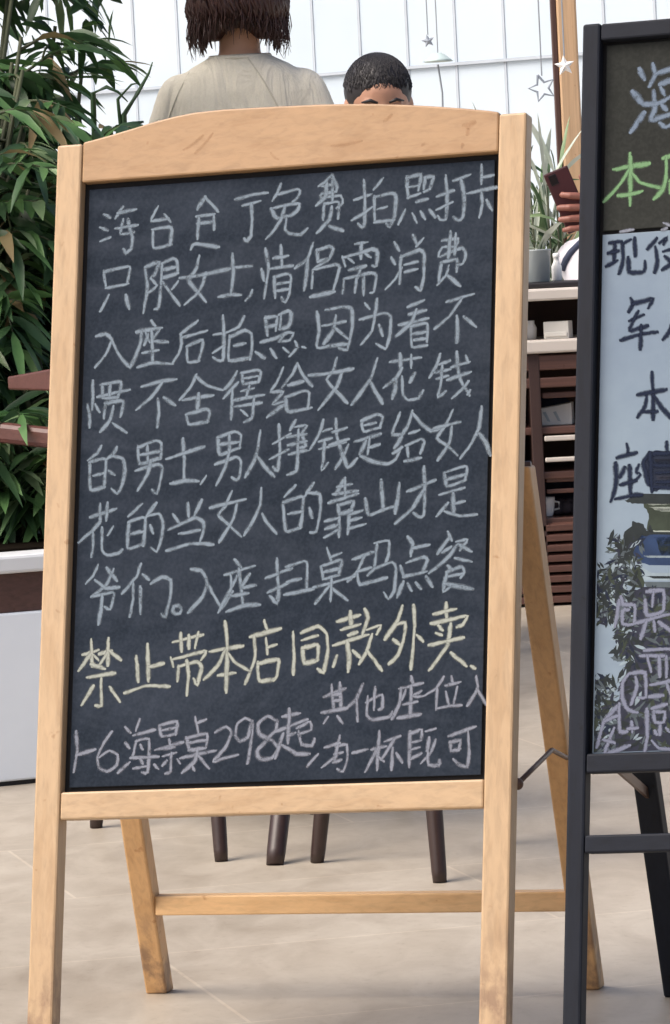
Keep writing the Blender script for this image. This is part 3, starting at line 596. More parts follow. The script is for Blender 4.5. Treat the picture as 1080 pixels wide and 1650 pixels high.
# overhead wire the ornaments hang from
mb = MB(); mb.tube([Vector((-2.5,13.4,2.62)), Vector((-.5,13.2,2.56)), Vector((.6,12.6,2.6)), head + Vector((0,0,-.55))], .004, 6)
tag(mb.build('hanging_wire', M['cord']), 'thin grey overhead wire running to the tan post', 'wire')

# ------------------------------------------------------------------ slatted wooden shelf counter between the signs
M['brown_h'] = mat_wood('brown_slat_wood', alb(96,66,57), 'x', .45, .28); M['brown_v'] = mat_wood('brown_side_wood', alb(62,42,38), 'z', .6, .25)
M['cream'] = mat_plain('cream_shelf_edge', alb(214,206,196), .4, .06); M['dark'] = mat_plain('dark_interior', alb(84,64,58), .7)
CD = 11.6; cx0, cx1, cdp = .30, 1.02, .46
cnt = empty('slatted_counter', ((cx0+cx1)/2, CD+cdp/2, 0), 'brown slatted wooden counter with pale shelves in the gap between the signs', 'counter')
def cbox(name, mat, x0, y0, z0, x1, y1, z1, bv=.003, parent=None):
    mb = MB(); mb.box(x0, CD+y0, z0, x1, CD+y1, z1); return mb.build(name, mat, parent or cnt, bevel=bv)
cbox('counter_top', M['cream'], cx0-.02, -.02, .818, cx1+.02, cdp, .850, .006)
cbox('shelf', M['cream'], cx0, -.012, .678, cx1, cdp-.01, .714, .006)
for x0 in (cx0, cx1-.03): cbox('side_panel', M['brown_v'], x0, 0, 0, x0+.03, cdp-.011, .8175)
xs = .535
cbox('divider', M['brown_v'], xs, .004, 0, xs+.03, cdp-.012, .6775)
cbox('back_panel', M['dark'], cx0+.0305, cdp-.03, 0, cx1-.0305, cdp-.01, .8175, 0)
for z0, z1 in ((.632,.672), (.585,.612)): cbox('slat', M['brown_h'], cx0+.031, .006, z0, cx1-.031, .024, z1, .003)
for z0, z1 in ((.556,.572),(.330,.343),(.300,.312)): cbox('slat', M['brown_h'], xs+.034, .03, z0, cx1-.034, .045, z1, .003)
for z0 in (.480, .360, .235): cbox('shelf', M['brown_h'], cx0+.031, .02, z0-.02, cx1-.031, cdp-.031, z0, .003)
for z0, z1, mt in ((.442,.456,'cream'), (.386,.398,'cream')): cbox('shelf_edge', M[mt], xs+.034, .004, z0, cx1-.034, .018, z1, .003)
for k in range(8):
    mb = MB(); z = .008 + k*.0275; mb.hexa([Vector((cx0+.031, CD+.004, z)), Vector((cx1-.031, CD+.004, z)), Vector((cx1-.031, CD+.020, z+.006)), Vector((cx0+.031, CD+.020, z+.006)), Vector((cx0+.031, CD+.004, z+.017)), Vector((cx1-.031, CD+.004, z+.017)), Vector((cx1-.031, CD+.020, z+.023)), Vector((cx0+.031, CD+.020, z+.023))])
    mb.build('slat', M['brown_h'], cnt, bevel=.0015)
M['white'] = mat_plain('white_card', alb(216,214,206), .6, .06); M['cup'] = mat_plain('white_porcelain', (.82,.82,.79,1), .25, .03); M['grey_cup'] = mat_plain('grey_tumbler', alb(166,176,178), .3, .1); M['mat'] = mat_plain('black_tray', alb(30,26,28), .4); M['darkcloth'] = mat_plain('dark_folded_cloth', alb(74,66,70), .9, .3, 30)
def thing_mesh(name, mb, mat, label, cat, **kw):
    g = kw.pop('group', None); c = sum(mb.v, Vector())/len(mb.v); z = min(v.z for v in mb.v); o = empty(name, (c.x, c.y, z), label, cat, g); return o
def px_x(x, y, d): return at(x, y, d).x
# things on the counter
mb = MB(); mb.box(.50, CD+.03, .8505, .74, CD+.36, .866); o = mb.build('tray', M['mat'], bevel=.004); tag(o, 'black tray lying on top of the slatted counter', 'tray')
tx = px_x(868, 430, CD+.14)
mb = MB(); mb.lathe((tx, CD+.14, .8665), [(.026,0),(.029,.002),(.034,.083),(.036,.085),(.036,.088),(.033,.088),(.031,.082),(.026,.006)], 22)
tag(mb.build('tumbler', M['grey_cup'], smooth=True), 'grey tumbler standing on the black counter tray', 'cup')
bx = px_x(897, 515, CD+.1)
mb = MB(); T2 = lambda q_: Vector((bx, CD+.045, .7145)) + Matrix.Rotation(R(-14), 3, 'Z') @ q_
mb.box(-.034, -.03, 0, .034, .03, .046, T=T2); mb.box(-.030, -.0335, .006, .030, -.0302, .018, T=T2); tag(mb.build('white_box', M['white'], bevel=.003), 'small white box on the upper pale shelf', 'box')
mb = MB(); x = px_x(855, 512, CD+.1); mb.lathe((x, CD+.1, .7145), [(.014,0),(.016,.03),(.010,.042),(.010,.05)], 14); tag(mb.build('shelf_bottle', M['cup'], smooth=True), 'tiny white bottle at the dark left end of the upper shelf', 'bottle')
x = px_x(897, 660, CD+.08)
nb = empty('napkin_box', (x, CD+.12, .4805), 'white napkin box with grey marks on the second shelf down', 'box')
mb = MB(); T3 = lambda q_: Vector((x, CD+.12, .4805)) + Matrix.Rotation(R(-8), 3, 'Z') @ q_
mb.hexa([T3(Vector(p)) for p in ((-.046,-.04,0),(.046,-.04,0),(.046,.04,0),(-.046,.04,0),(-.046,-.04,.046),(.046,-.04,.060),(.046,.04,.060),(-.046,.04,.046))]); mb.build('body', M['white'], nb, bevel=.003)
mb = MB()
for k in (-.02, .008): mb.hexa([T3(Vector(p)) for p in ((k,-.0412,.012),(k+.008,-.0412,.010),(k+.008,-.0402,.010),(k,-.0402,.012),(k-.012,-.0412,.036),(k-.004,-.0412,.038),(k-.004,-.0402,.038),(k-.012,-.0402,.036))])
mb.build('printed_mark', M['grey_cup'], nb)
x = px_x(882, 812, CD+.1); cp = empty('cup', (x, CD+.1, .2355), 'white porcelain cup on the lowest shelf of the counter', 'cup')
mb = MB(); mb.lathe((x, CD+.1, .2355), [(.013,0),(.015,.004),(.018,.014),(.021,.040),(.0215,.052),(.0195,.052),(.017,.02),(.004,.01)], 20); mb.build('bowl', M['cup'], cp, smooth=True)
mb = MB(); mb.tube([Vector((x+.019, CD+.1, .275)), Vector((x+.032, CD+.1, .272)), Vector((x+.031, CD+.1, .255)), Vector((x+.018, CD+.1, .252))], .003, 6); mb.build('handle', M['cup'], cp, smooth=True)
x = px_x(912, 820, CD+.12); mb = MB()
for k in range(5): mb.ball((x + (k-2)*.012, CD+.13+.01*(k%2), .255 + .006*((k*3)%2)), .02, (1,.9,.95), 8)
o = mb.build('folded_cloth', M['darkcloth'], smooth=True); tag(o, 'dark crumpled cloth beside the cup on the lowest shelf', 'cloth')

# ------------------------------------------------------------------ white planter at the left and a brown handrail
M['pl_white'] = mat_plain('white_laminate', alb(238,246,252), .35, .05, 3); M['pl_ledge'] = mat_plain('white_ledge', alb(222,226,228), .4, .04); M['pl_wood'] = mat_wood('dark_brown_band', alb(86,62,56), 'x', .45, .3); M['pl_base'] = mat_plain('black_plinth', alb(16,16,18), .6); M['soil'] = mat_plain('potting_soil', (.010,.008,.006,1), 1.0, .4, 60, spec=.0)
A_, B_ = ground(0, 1268), ground(66, 1261.5); pd = (B_-A_).normalized(); pn = Vector((pd.y, -pd.x, 0))
if pn.y > 0: pn = -pn
pl = empty('planter_box', A_, 'low white planter with a dark brown band at the left edge', 'planter')
PT = lambda q_: A_ + pd*q_.x + pn*q_.y + Vector((0,0,q_.z))
PX0, PX1, PDP = -1.4, .36, -1.35
def pbox(name, mat, x0, y0, z0, x1, y1, z1, bv=.003):
    mb = MB(); mb.box(x0, y0, z0, x1, y1, z1, T=PT); return mb.build(name, mat, pl, bevel=bv)
pbox('plinth', M['pl_base'], PX0+.01, PDP+.01, 0, PX1-.01, -.006, .008, 0)
pbox('front_panel', M['pl_white'], PX0, PDP, .0085, PX1, 0, .3275, .004)
pbox('wood_band', M['pl_wood'], PX0+.006, PDP+.006, .328, PX1-.006, -.008, .4025, .002)
pbox('ledge', M['pl_ledge'], PX0-.015, PDP-.012, .403, PX1+.012, .012, .437, .006)
pbox('soil', M['soil'], PX0+.09, PDP+.09, .4375, PX1-.09, -.10, .442, 0)
M['rail'] = mat_wood('reddish_rail_wood', alb(94,60,54), 'x', .4, .25)
RLD = 8.42
hr = empty('handrail', at(-20, 700, RLD) * 1, 'reddish brown wooden handrail with two bars in front of the dark plants', 'railing'); hr.location.z = .437
ra, rb_ = at(-260, 668, RLD+.15), at(150, 713, RLD-.12)
mb = MB(); mb.bar(ra, rb_, .040, (0,0,1), .03); mb.build('rail_bar', M['rail'], hr, bevel=.010)
ra2, rb2 = at(22, 617, RLD+.05), at(150, 607, RLD-.2)
mb = MB(); mb.bar(ra2, rb2, .026, (0,0,1), .028, wx2=.056, wd2=.03); mb.build('rail_bar', M['rail'], hr, bevel=.004)
for pp in (ra.lerp(rb_, .06), ra.lerp(rb_, .93)):
    mb = MB(); mb.bar(Vector((pp.x, pp.y+.03, .437)), Vector((pp.x, pp.y+.03, pp.z+(.18 if pp.x > -.6 else .02))), .035, (1,0,0), .03); mb.build('rail_post', M['rail'], hr, bevel=.003)

# ------------------------------------------------------------------ plants
M['leaf_d'] = mat_leaf('dark_green_leaf', (.018,.044,.022,1), (.055,.120,.045,1)); M['leaf_m'] = mat_leaf('green_leaf', (.045,.115,.036,1), (.13,.25,.085,1)); M['leaf_l'] = mat_leaf('light_leaf', (.12,.22,.09,1), (.30,.38,.22,1), .35); M['leaf_b'] = mat_leaf('dry_leaf', (.16,.11,.05,1), (.30,.24,.12,1), .6); M['leaf_p'] = mat_leaf('silvery_leaf', (.42,.50,.42,1), (.66,.70,.60,1), .5)
M['stem'] = mat_plain('plant_stem', (.05,.06,.025,1), .6, .3); M['bark'] = mat_plain('brown_bark', (.06,.04,.028,1), .9, .4, 40, bump=.6)
def leaf(mb, p, d, ln, wd, mi, droop=.35, fold=.25):
    d = d.normalized(); s_ = d.cross(Vector((0,0,1)))
    if s_.length < .05: s_ = Vector((1,0,0))
    s_.normalize(); tw = rng.uniform(-.9, .9); nrm = s_.cross(d).normalized(); s_ = (s_*math.cos(tw) + nrm*math.sin(tw)); nrm = s_.cross(d).normalized()
    c = []; e = []
    for t, w_ in ((0,.06),(.22,.75),(.5,1.0),(.78,.62),(1,.02)):
        cc = p + d*ln*t + Vector((0,0,-droop*ln*t*t)); c.append(cc)
        e.append((cc + s_*wd*w_*.5 + nrm*fold*wd*w_*.5, cc - s_*wd*w_*.5 + nrm*fold*wd*w_*.5))
    vs = []
    for cc, (a, b) in zip(c, e): vs += [a, cc, b]
    fs = []
    for i in range(4):
        k = i*3; fs += [(k, k+1, k+4, k+3), (k+1, k+2, k+5, k+4)]
    mb.add(vs, fs, mi)
def frond(fo, stm, p, d, ln, nl, ll, lw, pick, droop=.5):
    d = d.normalized(); pts = [p + d*ln*t + Vector((0,0,-droop*ln*t*t)) for t in (0,.25,.5,.75,1)]
    stm.tube(pts, [.004,.0035,.003,.002,.0012], 5)
    sd_ = d.cross(Vector((0,0,1)));
    if sd_.length < .05: sd_ = Vector((1,0,0))
    sd_.normalize()
    for i in range(nl):
        t = .15 + .85*(i+.5)/nl; q_ = p + d*ln*t + Vector((0,0,-droop*ln*t*t)); tg = (d + Vector((0,0,-2*droop*t))).normalized()
        for sg in (1, -1):
            v_ = tg*rng.uniform(.5,.9) + sd_*sg*rng.uniform(.7,1) + Vector((rng.uniform(-.2,.2), rng.uniform(-.2,.2), rng.uniform(-.3,.25)))
            leaf(fo, q_, v_, ll*rng.uniform(.5,1.3)*(1-.35*abs(t-.5)), lw*rng.uniform(.8,1.2), pick(), rng.uniform(.15,.6))
    leaf(fo, pts[-1], pts[-1]-pts[-2], ll, lw, pick())
def plant(x, y, z0, h, nst, spread, label, name='bamboo_palm', lv=(.62,.28,.10), ll=.125, lw=.024, seed=0, lean=(0,0), group='leafy plants in the white planter', fpb=5, mats=None):
    global rng; keep = rng; rng = random.Random(seed)
    o = empty(name, (x, y, z0), label, 'plant', group); fo = MB(); stm = MB()
    pick = lambda: rng.choices((0,1,2,3), lv + (.035,))[0]
    for s_ in range(nst):
        a = rng.uniform(0, 6.283); r_ = rng.uniform(.02, .07); hh = h*rng.uniform(.6, 1.0)
        b0 = Vector((x + r_*math.cos(a), y + r_*math.sin(a), z0)); t0 = b0 + Vector((math.cos(a)*spread*.45 + lean[0], math.sin(a)*spread*.45 + lean[1], hh))
        mid = b0.lerp(t0, .5) + Vector((-math.cos(a)*.03, -math.sin(a)*.03, .05)); stm.tube([b0, mid, t0], [.010,.008,.004], 6)
        for k in range(fpb):
            t = .12 + .88*(k+rng.random()*.8)/fpb; q_ = b0.lerp(t0, t) + (mid - b0.lerp(t0,.5))*(1-abs(2*t-1)); aa = rng.uniform(0, 6.283)
            frond(fo, stm, q_, Vector((math.cos(aa), math.sin(aa), rng.uniform(.1,.9))), spread*rng.uniform(.55,1.0), 7, ll, lw, pick, rng.uniform(.25,.7))
    fo.build('foliage', mats or [M['leaf_d'], M['leaf_m'], M['leaf_l'], M['leaf_b']], o, smooth=True, recalc=False); stm.build('stem', M['stem'], o, smooth=True, recalc=False)
    rng = keep; return o
pls = [(-.52, 9.35, .80, 13, .27, 'dark bushy plant right beside the left post of the wooden sign', 11, (0,0), 6),
       (-.72, 9.45, 1.08, 16, .28, 'tallest dark green plant, standing behind the brown handrail', 12, (-.02,0), 7),
       (-.58, 8.95, .50, 11, .24, 'low lighter green plant in front, just above the white ledge', 13, (.02,0), 5),
       (-.80, 8.95, 1.10, 16, .27, 'leafy plant cut off by the left edge of the picture', 14, (.06,0), 7),
       (-.80, 9.25, 1.22, 16, .27, 'dark plant reaching highest beside the left edge of the picture', 18, (.03,0), 6),
       (-.60, 8.68, .26, 9, .20, 'lighter low plant spilling over the front of the planter', 17, (0,-.02), 4),
       (-.42, 9.75, .74, 11, .28, 'dark plant whose long leaves arch behind the arched header', 15, (.02,0), 6),
       (-.66, 9.75, .98, 15, .30, 'dense dark plant at the back of the planter', 16, (0,0), 7)]
PLZ = .44
for x, y, h, n_, sp, lb, sd2, ln_, fb in pls:
    plant(x, y, PLZ, h, n_, sp, lb, seed=sd2, lean=ln_, lv=(.30,.45,.25) if 'lighter' in lb else (.52,.36,.12), fpb=fb+1, ll=.118, lw=.024)
# long bare arching leaves against the bright wall
rng = random.Random(31)
gr = empty('spear_plant', (-.40, 9.2, PLZ), 'thin plant with two long arching blades against the bright wall', 'plant', 'leafy plants in the white planter'); fo = MB()
for pts, wd in ((((196,215),(190,160),(212,136),(224,134)),.010), (((200,185),(222,150),(240,118),(246,100)),.012), (((150,150),(172,140),(190,148),(206,164)),.012), (((175,210),(215,200),(232,196)),.02)):
    w3 = [at(px_, py_, 9.2) for px_, py_ in pts]; base_ = Vector((w3[0].x-.02, 9.2, PLZ)); allp = [base_, base_.lerp(w3[0], .6)] + w3; n_ = len(allp)
    fo.tube(allp, [.004] + [wd*.5*(1-.8*max(0,(i-2)/(n_-3))) for i in range(1, n_)], 6)
fo.build('blade', M['leaf_d'], gr, smooth=True)
# tree whose low branch hangs into the top left corner
tr = empty('overhanging_tree', (-1.75, 9.6, 0), 'dark leafed tree whose lowest branches hang into the top left corner', 'tree')
mb = MB(); mb.tube([Vector((-1.75,9.6,0)), Vector((-1.70,9.6,.9)), Vector((-1.62,9.58,1.7)), Vector((-1.5,9.55,2.4))], [.07,.055,.045,.03], 10)
mb.tube([Vector((-1.63,9.58,1.6)), Vector((-1.2,9.5,1.72)), Vector((-.8,9.45,1.68)), Vector((-.42,9.4,1.56))], [.035,.025,.016,.006], 8)
mb.tube([Vector((-1.6,9.58,1.8)), Vector((-1.2,9.7,2.1)), Vector((-.7,9.7,2.2))], [.03,.02,.008], 8)
mb.build('trunk', M['bark'], tr, smooth=True)
fo = MB()
for k in range(1300):
    t = rng.random(); b_ = Vector((-1.3+.95*t, 9.5, 1.74-.15*t*t)) ; p = b_ + Vector((rng.gauss(0,.10), rng.gauss(0,.16), rng.gauss(.10,.10)))
    zmin = at(60+230*t, 82, p.y).z + .06 + (0.05 if t < .25 else 0)
    if p.z < zmin: p.z = zmin + rng.random()*.06
    if p.x > -.40: continue
    leaf(fo, p, Vector((rng.uniform(-.6,1), rng.uniform(-.6,.6), rng.uniform(-.9,.2))), rng.uniform(.045,.085), rng.uniform(.016,.028), rng.choice((0,0,0,1)), .4)
for k in range(1100):
    p = Vector((-1.35+rng.gauss(0,.40), 9.65+rng.gauss(0,.35), 2.25+rng.gauss(0,.24)))
    if p.z < 1.78: continue
    leaf(fo, p, Vector((rng.uniform(-1,1), rng.uniform(-1,1), rng.uniform(-.9,.3))), rng.uniform(.06,.11), rng.uniform(.02,.036), rng.choice((0,0,1)), .4)
fo.build('crown', [M['leaf_d'], M['leaf_m']], tr, smooth=True, recalc=False)
# silvery plant seen in the bright gap right of the wooden sign
rng = random.Random(5)
sp = empty('reed_plant', (.60, 12.5, 0), 'pale blade leafed plant in the bright gap right of the wooden sign', 'plant'); fo = MB(); stm = MB()
for k in range(30):
    b0 = Vector((.60 + rng.uniform(-.10,.10), 12.5 + rng.uniform(-.08,.08), 0)); t0 = b0 + Vector((rng.uniform(-.05,.05), rng.uniform(-.05,.05), rng.uniform(.80,1.22))); stm.tube([b0, b0.lerp(t0,.5)+Vector((.01,0,0)), t0], [.006,.005,.0025], 6)
    for j in range(8):
        q_ = b0.lerp(t0, rng.uniform(.75, 1)); leaf(fo, q_, Vector((rng.uniform(-.9,.45), rng.uniform(-.4,.4), rng.uniform(.35,1.1))), rng.uniform(.16,.36), rng.uniform(.010,.022), rng.choices((0,1,2),(.55,.22,.23))[0], rng.uniform(.1,.55))
fo.build('foliage', [M['leaf_p'], M['leaf_l'], M['leaf_d']], sp, smooth=True, recalc=False); stm.build('stem', M['stem'], sp, smooth=True, recalc=False)
x = px_x(897, 430, CD+.2); mb = MB(); mb.lathe((x, CD+.2, .8665), [(.012,0),(.014,.004),(.014,.040),(.008,.052),(.007,.062),(.009,.064),(.009,.074),(.004,.076)], 16)
tag(mb.build('sauce_bottle', M['cup'], smooth=True), 'small white bottle right of the grey tumbler on the tray', 'bottle')

# ------------------------------------------------------------------ chairs whose legs show under the sign
M['walnut'] = mat_wood('dark_walnut', alb(52,36,32), 'z', .4, .25); M['seat'] = mat_plain('grey_seat_fabric', alb(120,116,112), .9, .15, 80, bump=.3)
def leg(parent, foot, top, r0=.012, r1=.017, mat='walnut'):
    mb = MB(); f_ = Vector(foot); t_ = Vector(top); mb.tube([f_, f_.lerp(t_, .04), f_.lerp(t_, .5), t_], [r0*.9, r0, (r0+r1)/2, r1], 12); mb.build('leg', M[mat], parent, smooth=True)
def chair(feet, label, seat_z, back_ix, r0=.012, r1=.018):
    c = sum((Vector(f_) for f_ in feet), Vector())/4; o = empty('cafe_chair', c, label, 'chair', 'cafe chairs behind the wooden sign')
    tops = [c + (Vector(f_)-c)*.74 + Vector((0,0,seat_z)) for f_ in feet]
    for f_, t_ in zip(feet, tops): leg(o, f_, t_, r0, r1)
    pts = [c + (Vector(f_)-c)*.92 for f_ in feet]; mb = MB(); rings = []
    def ringat(k, z): 
        out = []
        for i in range(4):
            a, b, cc = pts[i-1], pts[i], pts[(i+1)%4]; out += [(b.lerp(a,.22)-c)*k + c + Vector((0,0,z)), (b-c)*k*.93 + c + Vector((0,0,z)), (b.lerp(cc,.22)-c)*k + c + Vector((0,0,z))]
        return out
    zz = ((.96,0),(1,.012),(1,.045),(.95,.06),(.6,.066)); vs = []
    for k, z in zz: vs += ringat(k, seat_z + z)
    fs = [tuple(range(11,-1,-1)), tuple(48+i for i in range(12))] + [(j*12+i, j*12+(i+1)%12, (j+1)*12+(i+1)%12, (j+1)*12+i) for j in range(4) for i in range(12)]
    mb.add(vs, fs); mb.build('seat', M['seat'], o, smooth=True)
    i, j = back_ix; a, b = pts[i], pts[j]; out_ = ((a+b)/2 - c).normalized(); mb = MB(); P_ = []
    n_ = 8
    for z, lean in ((seat_z+.10,.02),(seat_z+.36,.09)):
        for k in range(n_+1):
            t = k/n_; P_.append(a.lerp(b, t) + out_*(lean + .05*(1-(2*t-1)**2)) + Vector((0,0,z)))
    q_ = [p + out_*.03 for p in P_]; m_ = n_+1; fs = []
    for k in range(n_):
        fs += [(k, k+1, m_+k+1, m_+k), (2*m_+k+1, 2*m_+k, 3*m_+k, 3*m_+k+1), (k+1, k, 2*m_+k, 2*m_+k+1), (m_+k, m_+k+1, 3*m_+k+1, 3*m_+k)]
    fs += [(0, m_, 3*m_, 2*m_), (m_-1, 3*m_-1, 4*m_-1, 2*m_-1)]
    mb.add(P_ + q_, fs); mb.build('backrest', M['seat'], o, smooth=False, bevel=.008)
    for p in (a.lerp(b,.12), a.lerp(b,.88)): leg(o, p + out_*.01 + Vector((0,0,seat_z+.02)), p + out_*.07 + Vector((0,0,seat_z+.2)), .010, .010)
g = lambda x, y: ground(x, y)
P5, P4, P3, P2, P1 = g(155,1334), g(357,1388), g(443,1394), g(511,1390), g(709,1422)
chair([P4, Vector((-.06,7.56,0)), Vector((-.30,7.80,0)), P5], 'dark legged cafe chair on the left, half hidden by the wooden sign', .43, (1,2))
P6 = g(805, 1360); sc_ = (P2+P1+P6)/3; so_ = empty('round_stool', sc_, 'three legged round stool on the right, straight dark leg near the stretcher', 'stool')
for f_ in (P2, P1, P6): leg(so_, f_, sc_ + (f_-sc_)*.62 + Vector((0,0,.42)), .012, .018)
mb = MB(); mb.lathe(sc_ + Vector((0,0,.421)), [(.12,0),(.145,.006),(.148,.03),(.135,.044),(.08,.05)], 24); mb.build('seat', M['seat'], so_, smooth=True)
tb = empty('side_table', (-.03,7.33,0), 'small round table with thick splayed dark legs between the cafe chairs', 'table')
for f_ in (P3, Vector((.10,7.56,0)), Vector((-.09,7.62,0))):
    c_ = Vector((0.0,7.40,.50)); t_ = c_ + (Vector((f_.x, f_.y, .50))-c_)*.35; t_.z = .50; leg(tb, f_, t_, .0155, .021)
mb = MB(); mb.lathe((-.01,7.40,.502), [(.15,0),(.17,.006),(.17,.022),(.15,.028)], 28); mb.build('table_top', M['walnut'], tb, smooth=False)

# ------------------------------------------------------------------ people
def remeshed(mb, name, mat, parent, voxel=.012, smooth=6):
    o = mb.build(name, mat, None); r_ = o.modifiers.new('r', 'REMESH'); r_.mode = 'VOXEL'; r_.voxel_size = voxel; r_.use_smooth_shade = True
    s_ = o.modifiers.new('s', 'SMOOTH'); s_.factor = .5; s_.iterations = smooth
    dg = bpy.context.evaluated_depsgraph_get(); me = bpy.data.meshes.new_from_object(o.evaluated_get(dg)); bpy.data.objects.remove(o)
    me.name = name; n_ = bpy.data.objects.new(name, me); col.objects.link(n_)
    for p in me.polygons: p.use_smooth = True
    if parent:
        me.transform(Matrix.Translation(-worldloc(parent))); n_.parent = parent
    return n_
def limb(mb, pts, rad, n=14):
    mb.tube(pts, rad, n); mb.ball(pts[0], rad[0]*.99, n=8); mb.ball(pts[-1], rad[-1]*.99, n=8)
    for p, r_ in list(zip(pts, rad))[1:-1]: mb.ball(p, r_*.99, n=8)
def torso(mb, T, rows, n=20):     # rows: (z, half width, half depth, y shift)
    vs = []; fs = []
    for z, hw, hd, ys in rows:
        for k in range(n):
            a = 2*math.pi*k/n; ca, sa = math.cos(a), math.sin(a); e = .82
            vs.append(T(Vector((hw*math.copysign(abs(ca)**e, ca), ys + hd*math.copysign(abs(sa)**e, sa), z))))
    for j in range(len(rows)-1):
        for k in range(n): fs.append((j*n+k, j*n+(k+1)%n, (j+1)*n+(k+1)%n, (j+1)*n+k))
    fs += [tuple(range(n-1,-1,-1)), tuple((len(rows)-1)*n+k for k in range(n))]; mb.add(vs, fs)
def hand(mb, T, wrist, d, side, s_=1.0, curl=.35):
    """relaxed hand: palm, four bent fingers of unequal length, thumb at the side; d = pointing direction, side = towards the thumb"""
    d = Vector(d).normalized(); side = Vector(side); side = (side - d*side.dot(d)).normalized(); nn = d.cross(side)
    for k in range(4):
        o_ = side*(.030-.020*k)*s_; limb(mb, [T(wrist + o_*.6), T(wrist + o_ + d*.085*s_)], [.014*s_, .0115*s_], 8)
        L_ = (.070,.080,.074,.058)[k]*s_; p0 = wrist + o_ + d*.085*s_; p1 = p0 + (d*math.cos(curl*.6) + nn*math.sin(curl*.6))*L_*.45; p2 = p1 + (d*math.cos(curl*1.6) + nn*math.sin(curl*1.6))*L_*.32; p3 = p2 + (d*math.cos(curl*2.4) + nn*math.sin(curl*2.4))*L_*.23
        limb(mb, [T(p0), T(p1), T(p2), T(p3)], [.0095*s_, .0088*s_, .008*s_, .007*s_], 8)
    t0 = wrist + side*.024*s_ + d*.02*s_; t1 = t0 + side*.03*s_ + d*.03*s_; t2 = t1 + side*.008*s_ + d*.035*s_ + nn*.008*s_
    limb(mb, [T(t0), T(t1), T(t2)], [.014*s_, .011*s_, .008*s_], 8)
def head_mesh(mb, T, c, s_=1.0):   # face looks towards -y of T
    c = Vector(c); B = lambda p, r_, sc_: mb_ball(mb, T, c + Vector(p)*s_, r_*s_, sc_)
    B((0,.012,.035), .092, (.84,1.05,1.0)); B((0,-.018,-.035), .070, (.86,.98,1.05)); B((0,-.035,-.085), .036, (1.0,.9,.8))
    B((0,-.098,-.015), .014, (.75,1.0,1.0)); limb(mb, [T(c + Vector((0,-.086,.025))*s_), T(c + Vector((0,-.104,-.012))*s_)], [.008*s_, .011*s_], 8)
    for sx in (-1, 1):
        B((.031*sx,-.076,.034), .017, (1.35,.6,.5)); B((.046*sx,-.062,-.018), .024, (1,.8,.9)); B((.080*sx,.012,.002), .030, (.28,.62,1.05))
    B((0,-.088,-.052), .017, (1.35,.5,.32)); B((0,-.086,-.064), .015, (1.2,.5,.38))
def mb_ball(mb, T, c, r_, sc_):
    b0 = len(mb.v); mb.ball((0,0,0), r_, sc_, 10)
    for i in range(b0, len(mb.v)): mb.v[i] = T(mb.v[i] + Vector(c))
def place(loc, rz):
    mt = Matrix.Translation(Vector(loc)) @ Matrix.Rotation(rz, 4, 'Z'); return lambda p: mt @ Vector(p)
M['skin'] = mat_plain('skin', alb(206,160,132), .5, .06, 20); M['skin_tan'] = mat_plain('tanned_skin', alb(186,140,114), .5, .1, 20)
M['skin_hand'] = mat_plain('ruddy_skin', alb(142,92,78), .5, .12, 30); M['hair_b'] = mat_plain('dark_brown_hair', alb(64,38,33), .45, .35, 60); M['hair_k'] = mat_plain('black_hair', alb(30,27,30), .5, .35, 60)
q = N('beige_shirt_fabric'); n1 = q.noise(q.coords((1,1,1)), 5, 3); n2 = q.noise(q.coords((1,1,1)), 220, 2)
q.base(q.mix(.1, q.ramp(n1, [(.3, alb(222,216,196)), (.7, alb(240,234,216))]), q.ramp(n2, [(.4, alb(150,146,138)), (.6, alb(214,210,200))]))); q.rough(.9); fd = q.noise(q.coords((9,9,3.5), rot=(0,R(28),0)), 1.3, 4, .55, 1.6); q.bump(fd, .55, .03); M['shirt'] = q.m
M['seam_line'] = mat_plain('shirt_seam', alb(206,200,182), .9); M['trouser'] = mat_plain('grey_blue_trousers', alb(92,98,112), .9, .12, 60); M['navy'] = mat_plain('navy_polo', alb(58,66,88), .9, .12, 60); M['shoe'] = mat_plain('dark_shoe', alb(46,42,42), .5, .1)
M['eye'] = mat_plain('eye_white', (.7,.68,.64,1), .2, .02); M['iris'] = mat_plain('dark_iris', (.02,.014,.01,1), .2, .02); M['brow'] = M['hair_k']; M['lip'] = mat_plain('lips', alb(160,96,88), .5, .05)

def eyes(o, T, c, brow=True):
    c = Vector(c)
    for sx in (-1, 1):
        e = MB(); mb_ball(e, T, c + Vector((.031*sx,-.0765,.018)), .0125, (1.1,.75,.75)); eo = e.build('eye', M['eye'], o, smooth=True)
        e = MB(); mb_ball(e, T, c + Vector((.031*sx,-.0855,.018)), .0052, (1,.4,1)); e.build('iris', M['iris'], eo, smooth=True)
        if brow:
            e = MB(); e.tube([T(c + Vector((.014*sx,-.087,.040))), T(c + Vector((.032*sx,-.086,.047))), T(c + Vector((.052*sx,-.073,.040)))], [.003,.0048,.002], 8); e.build('eyebrow', M['brow'], o, smooth=True)
    e = MB(); e.tube([T(c + Vector((-.024,-.089,-.056))), T(c + Vector((0,-.0965,-.054))), T(c + Vector((.024,-.089,-.056)))], [.002,.0045,.002], 8); e.build('lips', M['lip'], o, smooth=True)

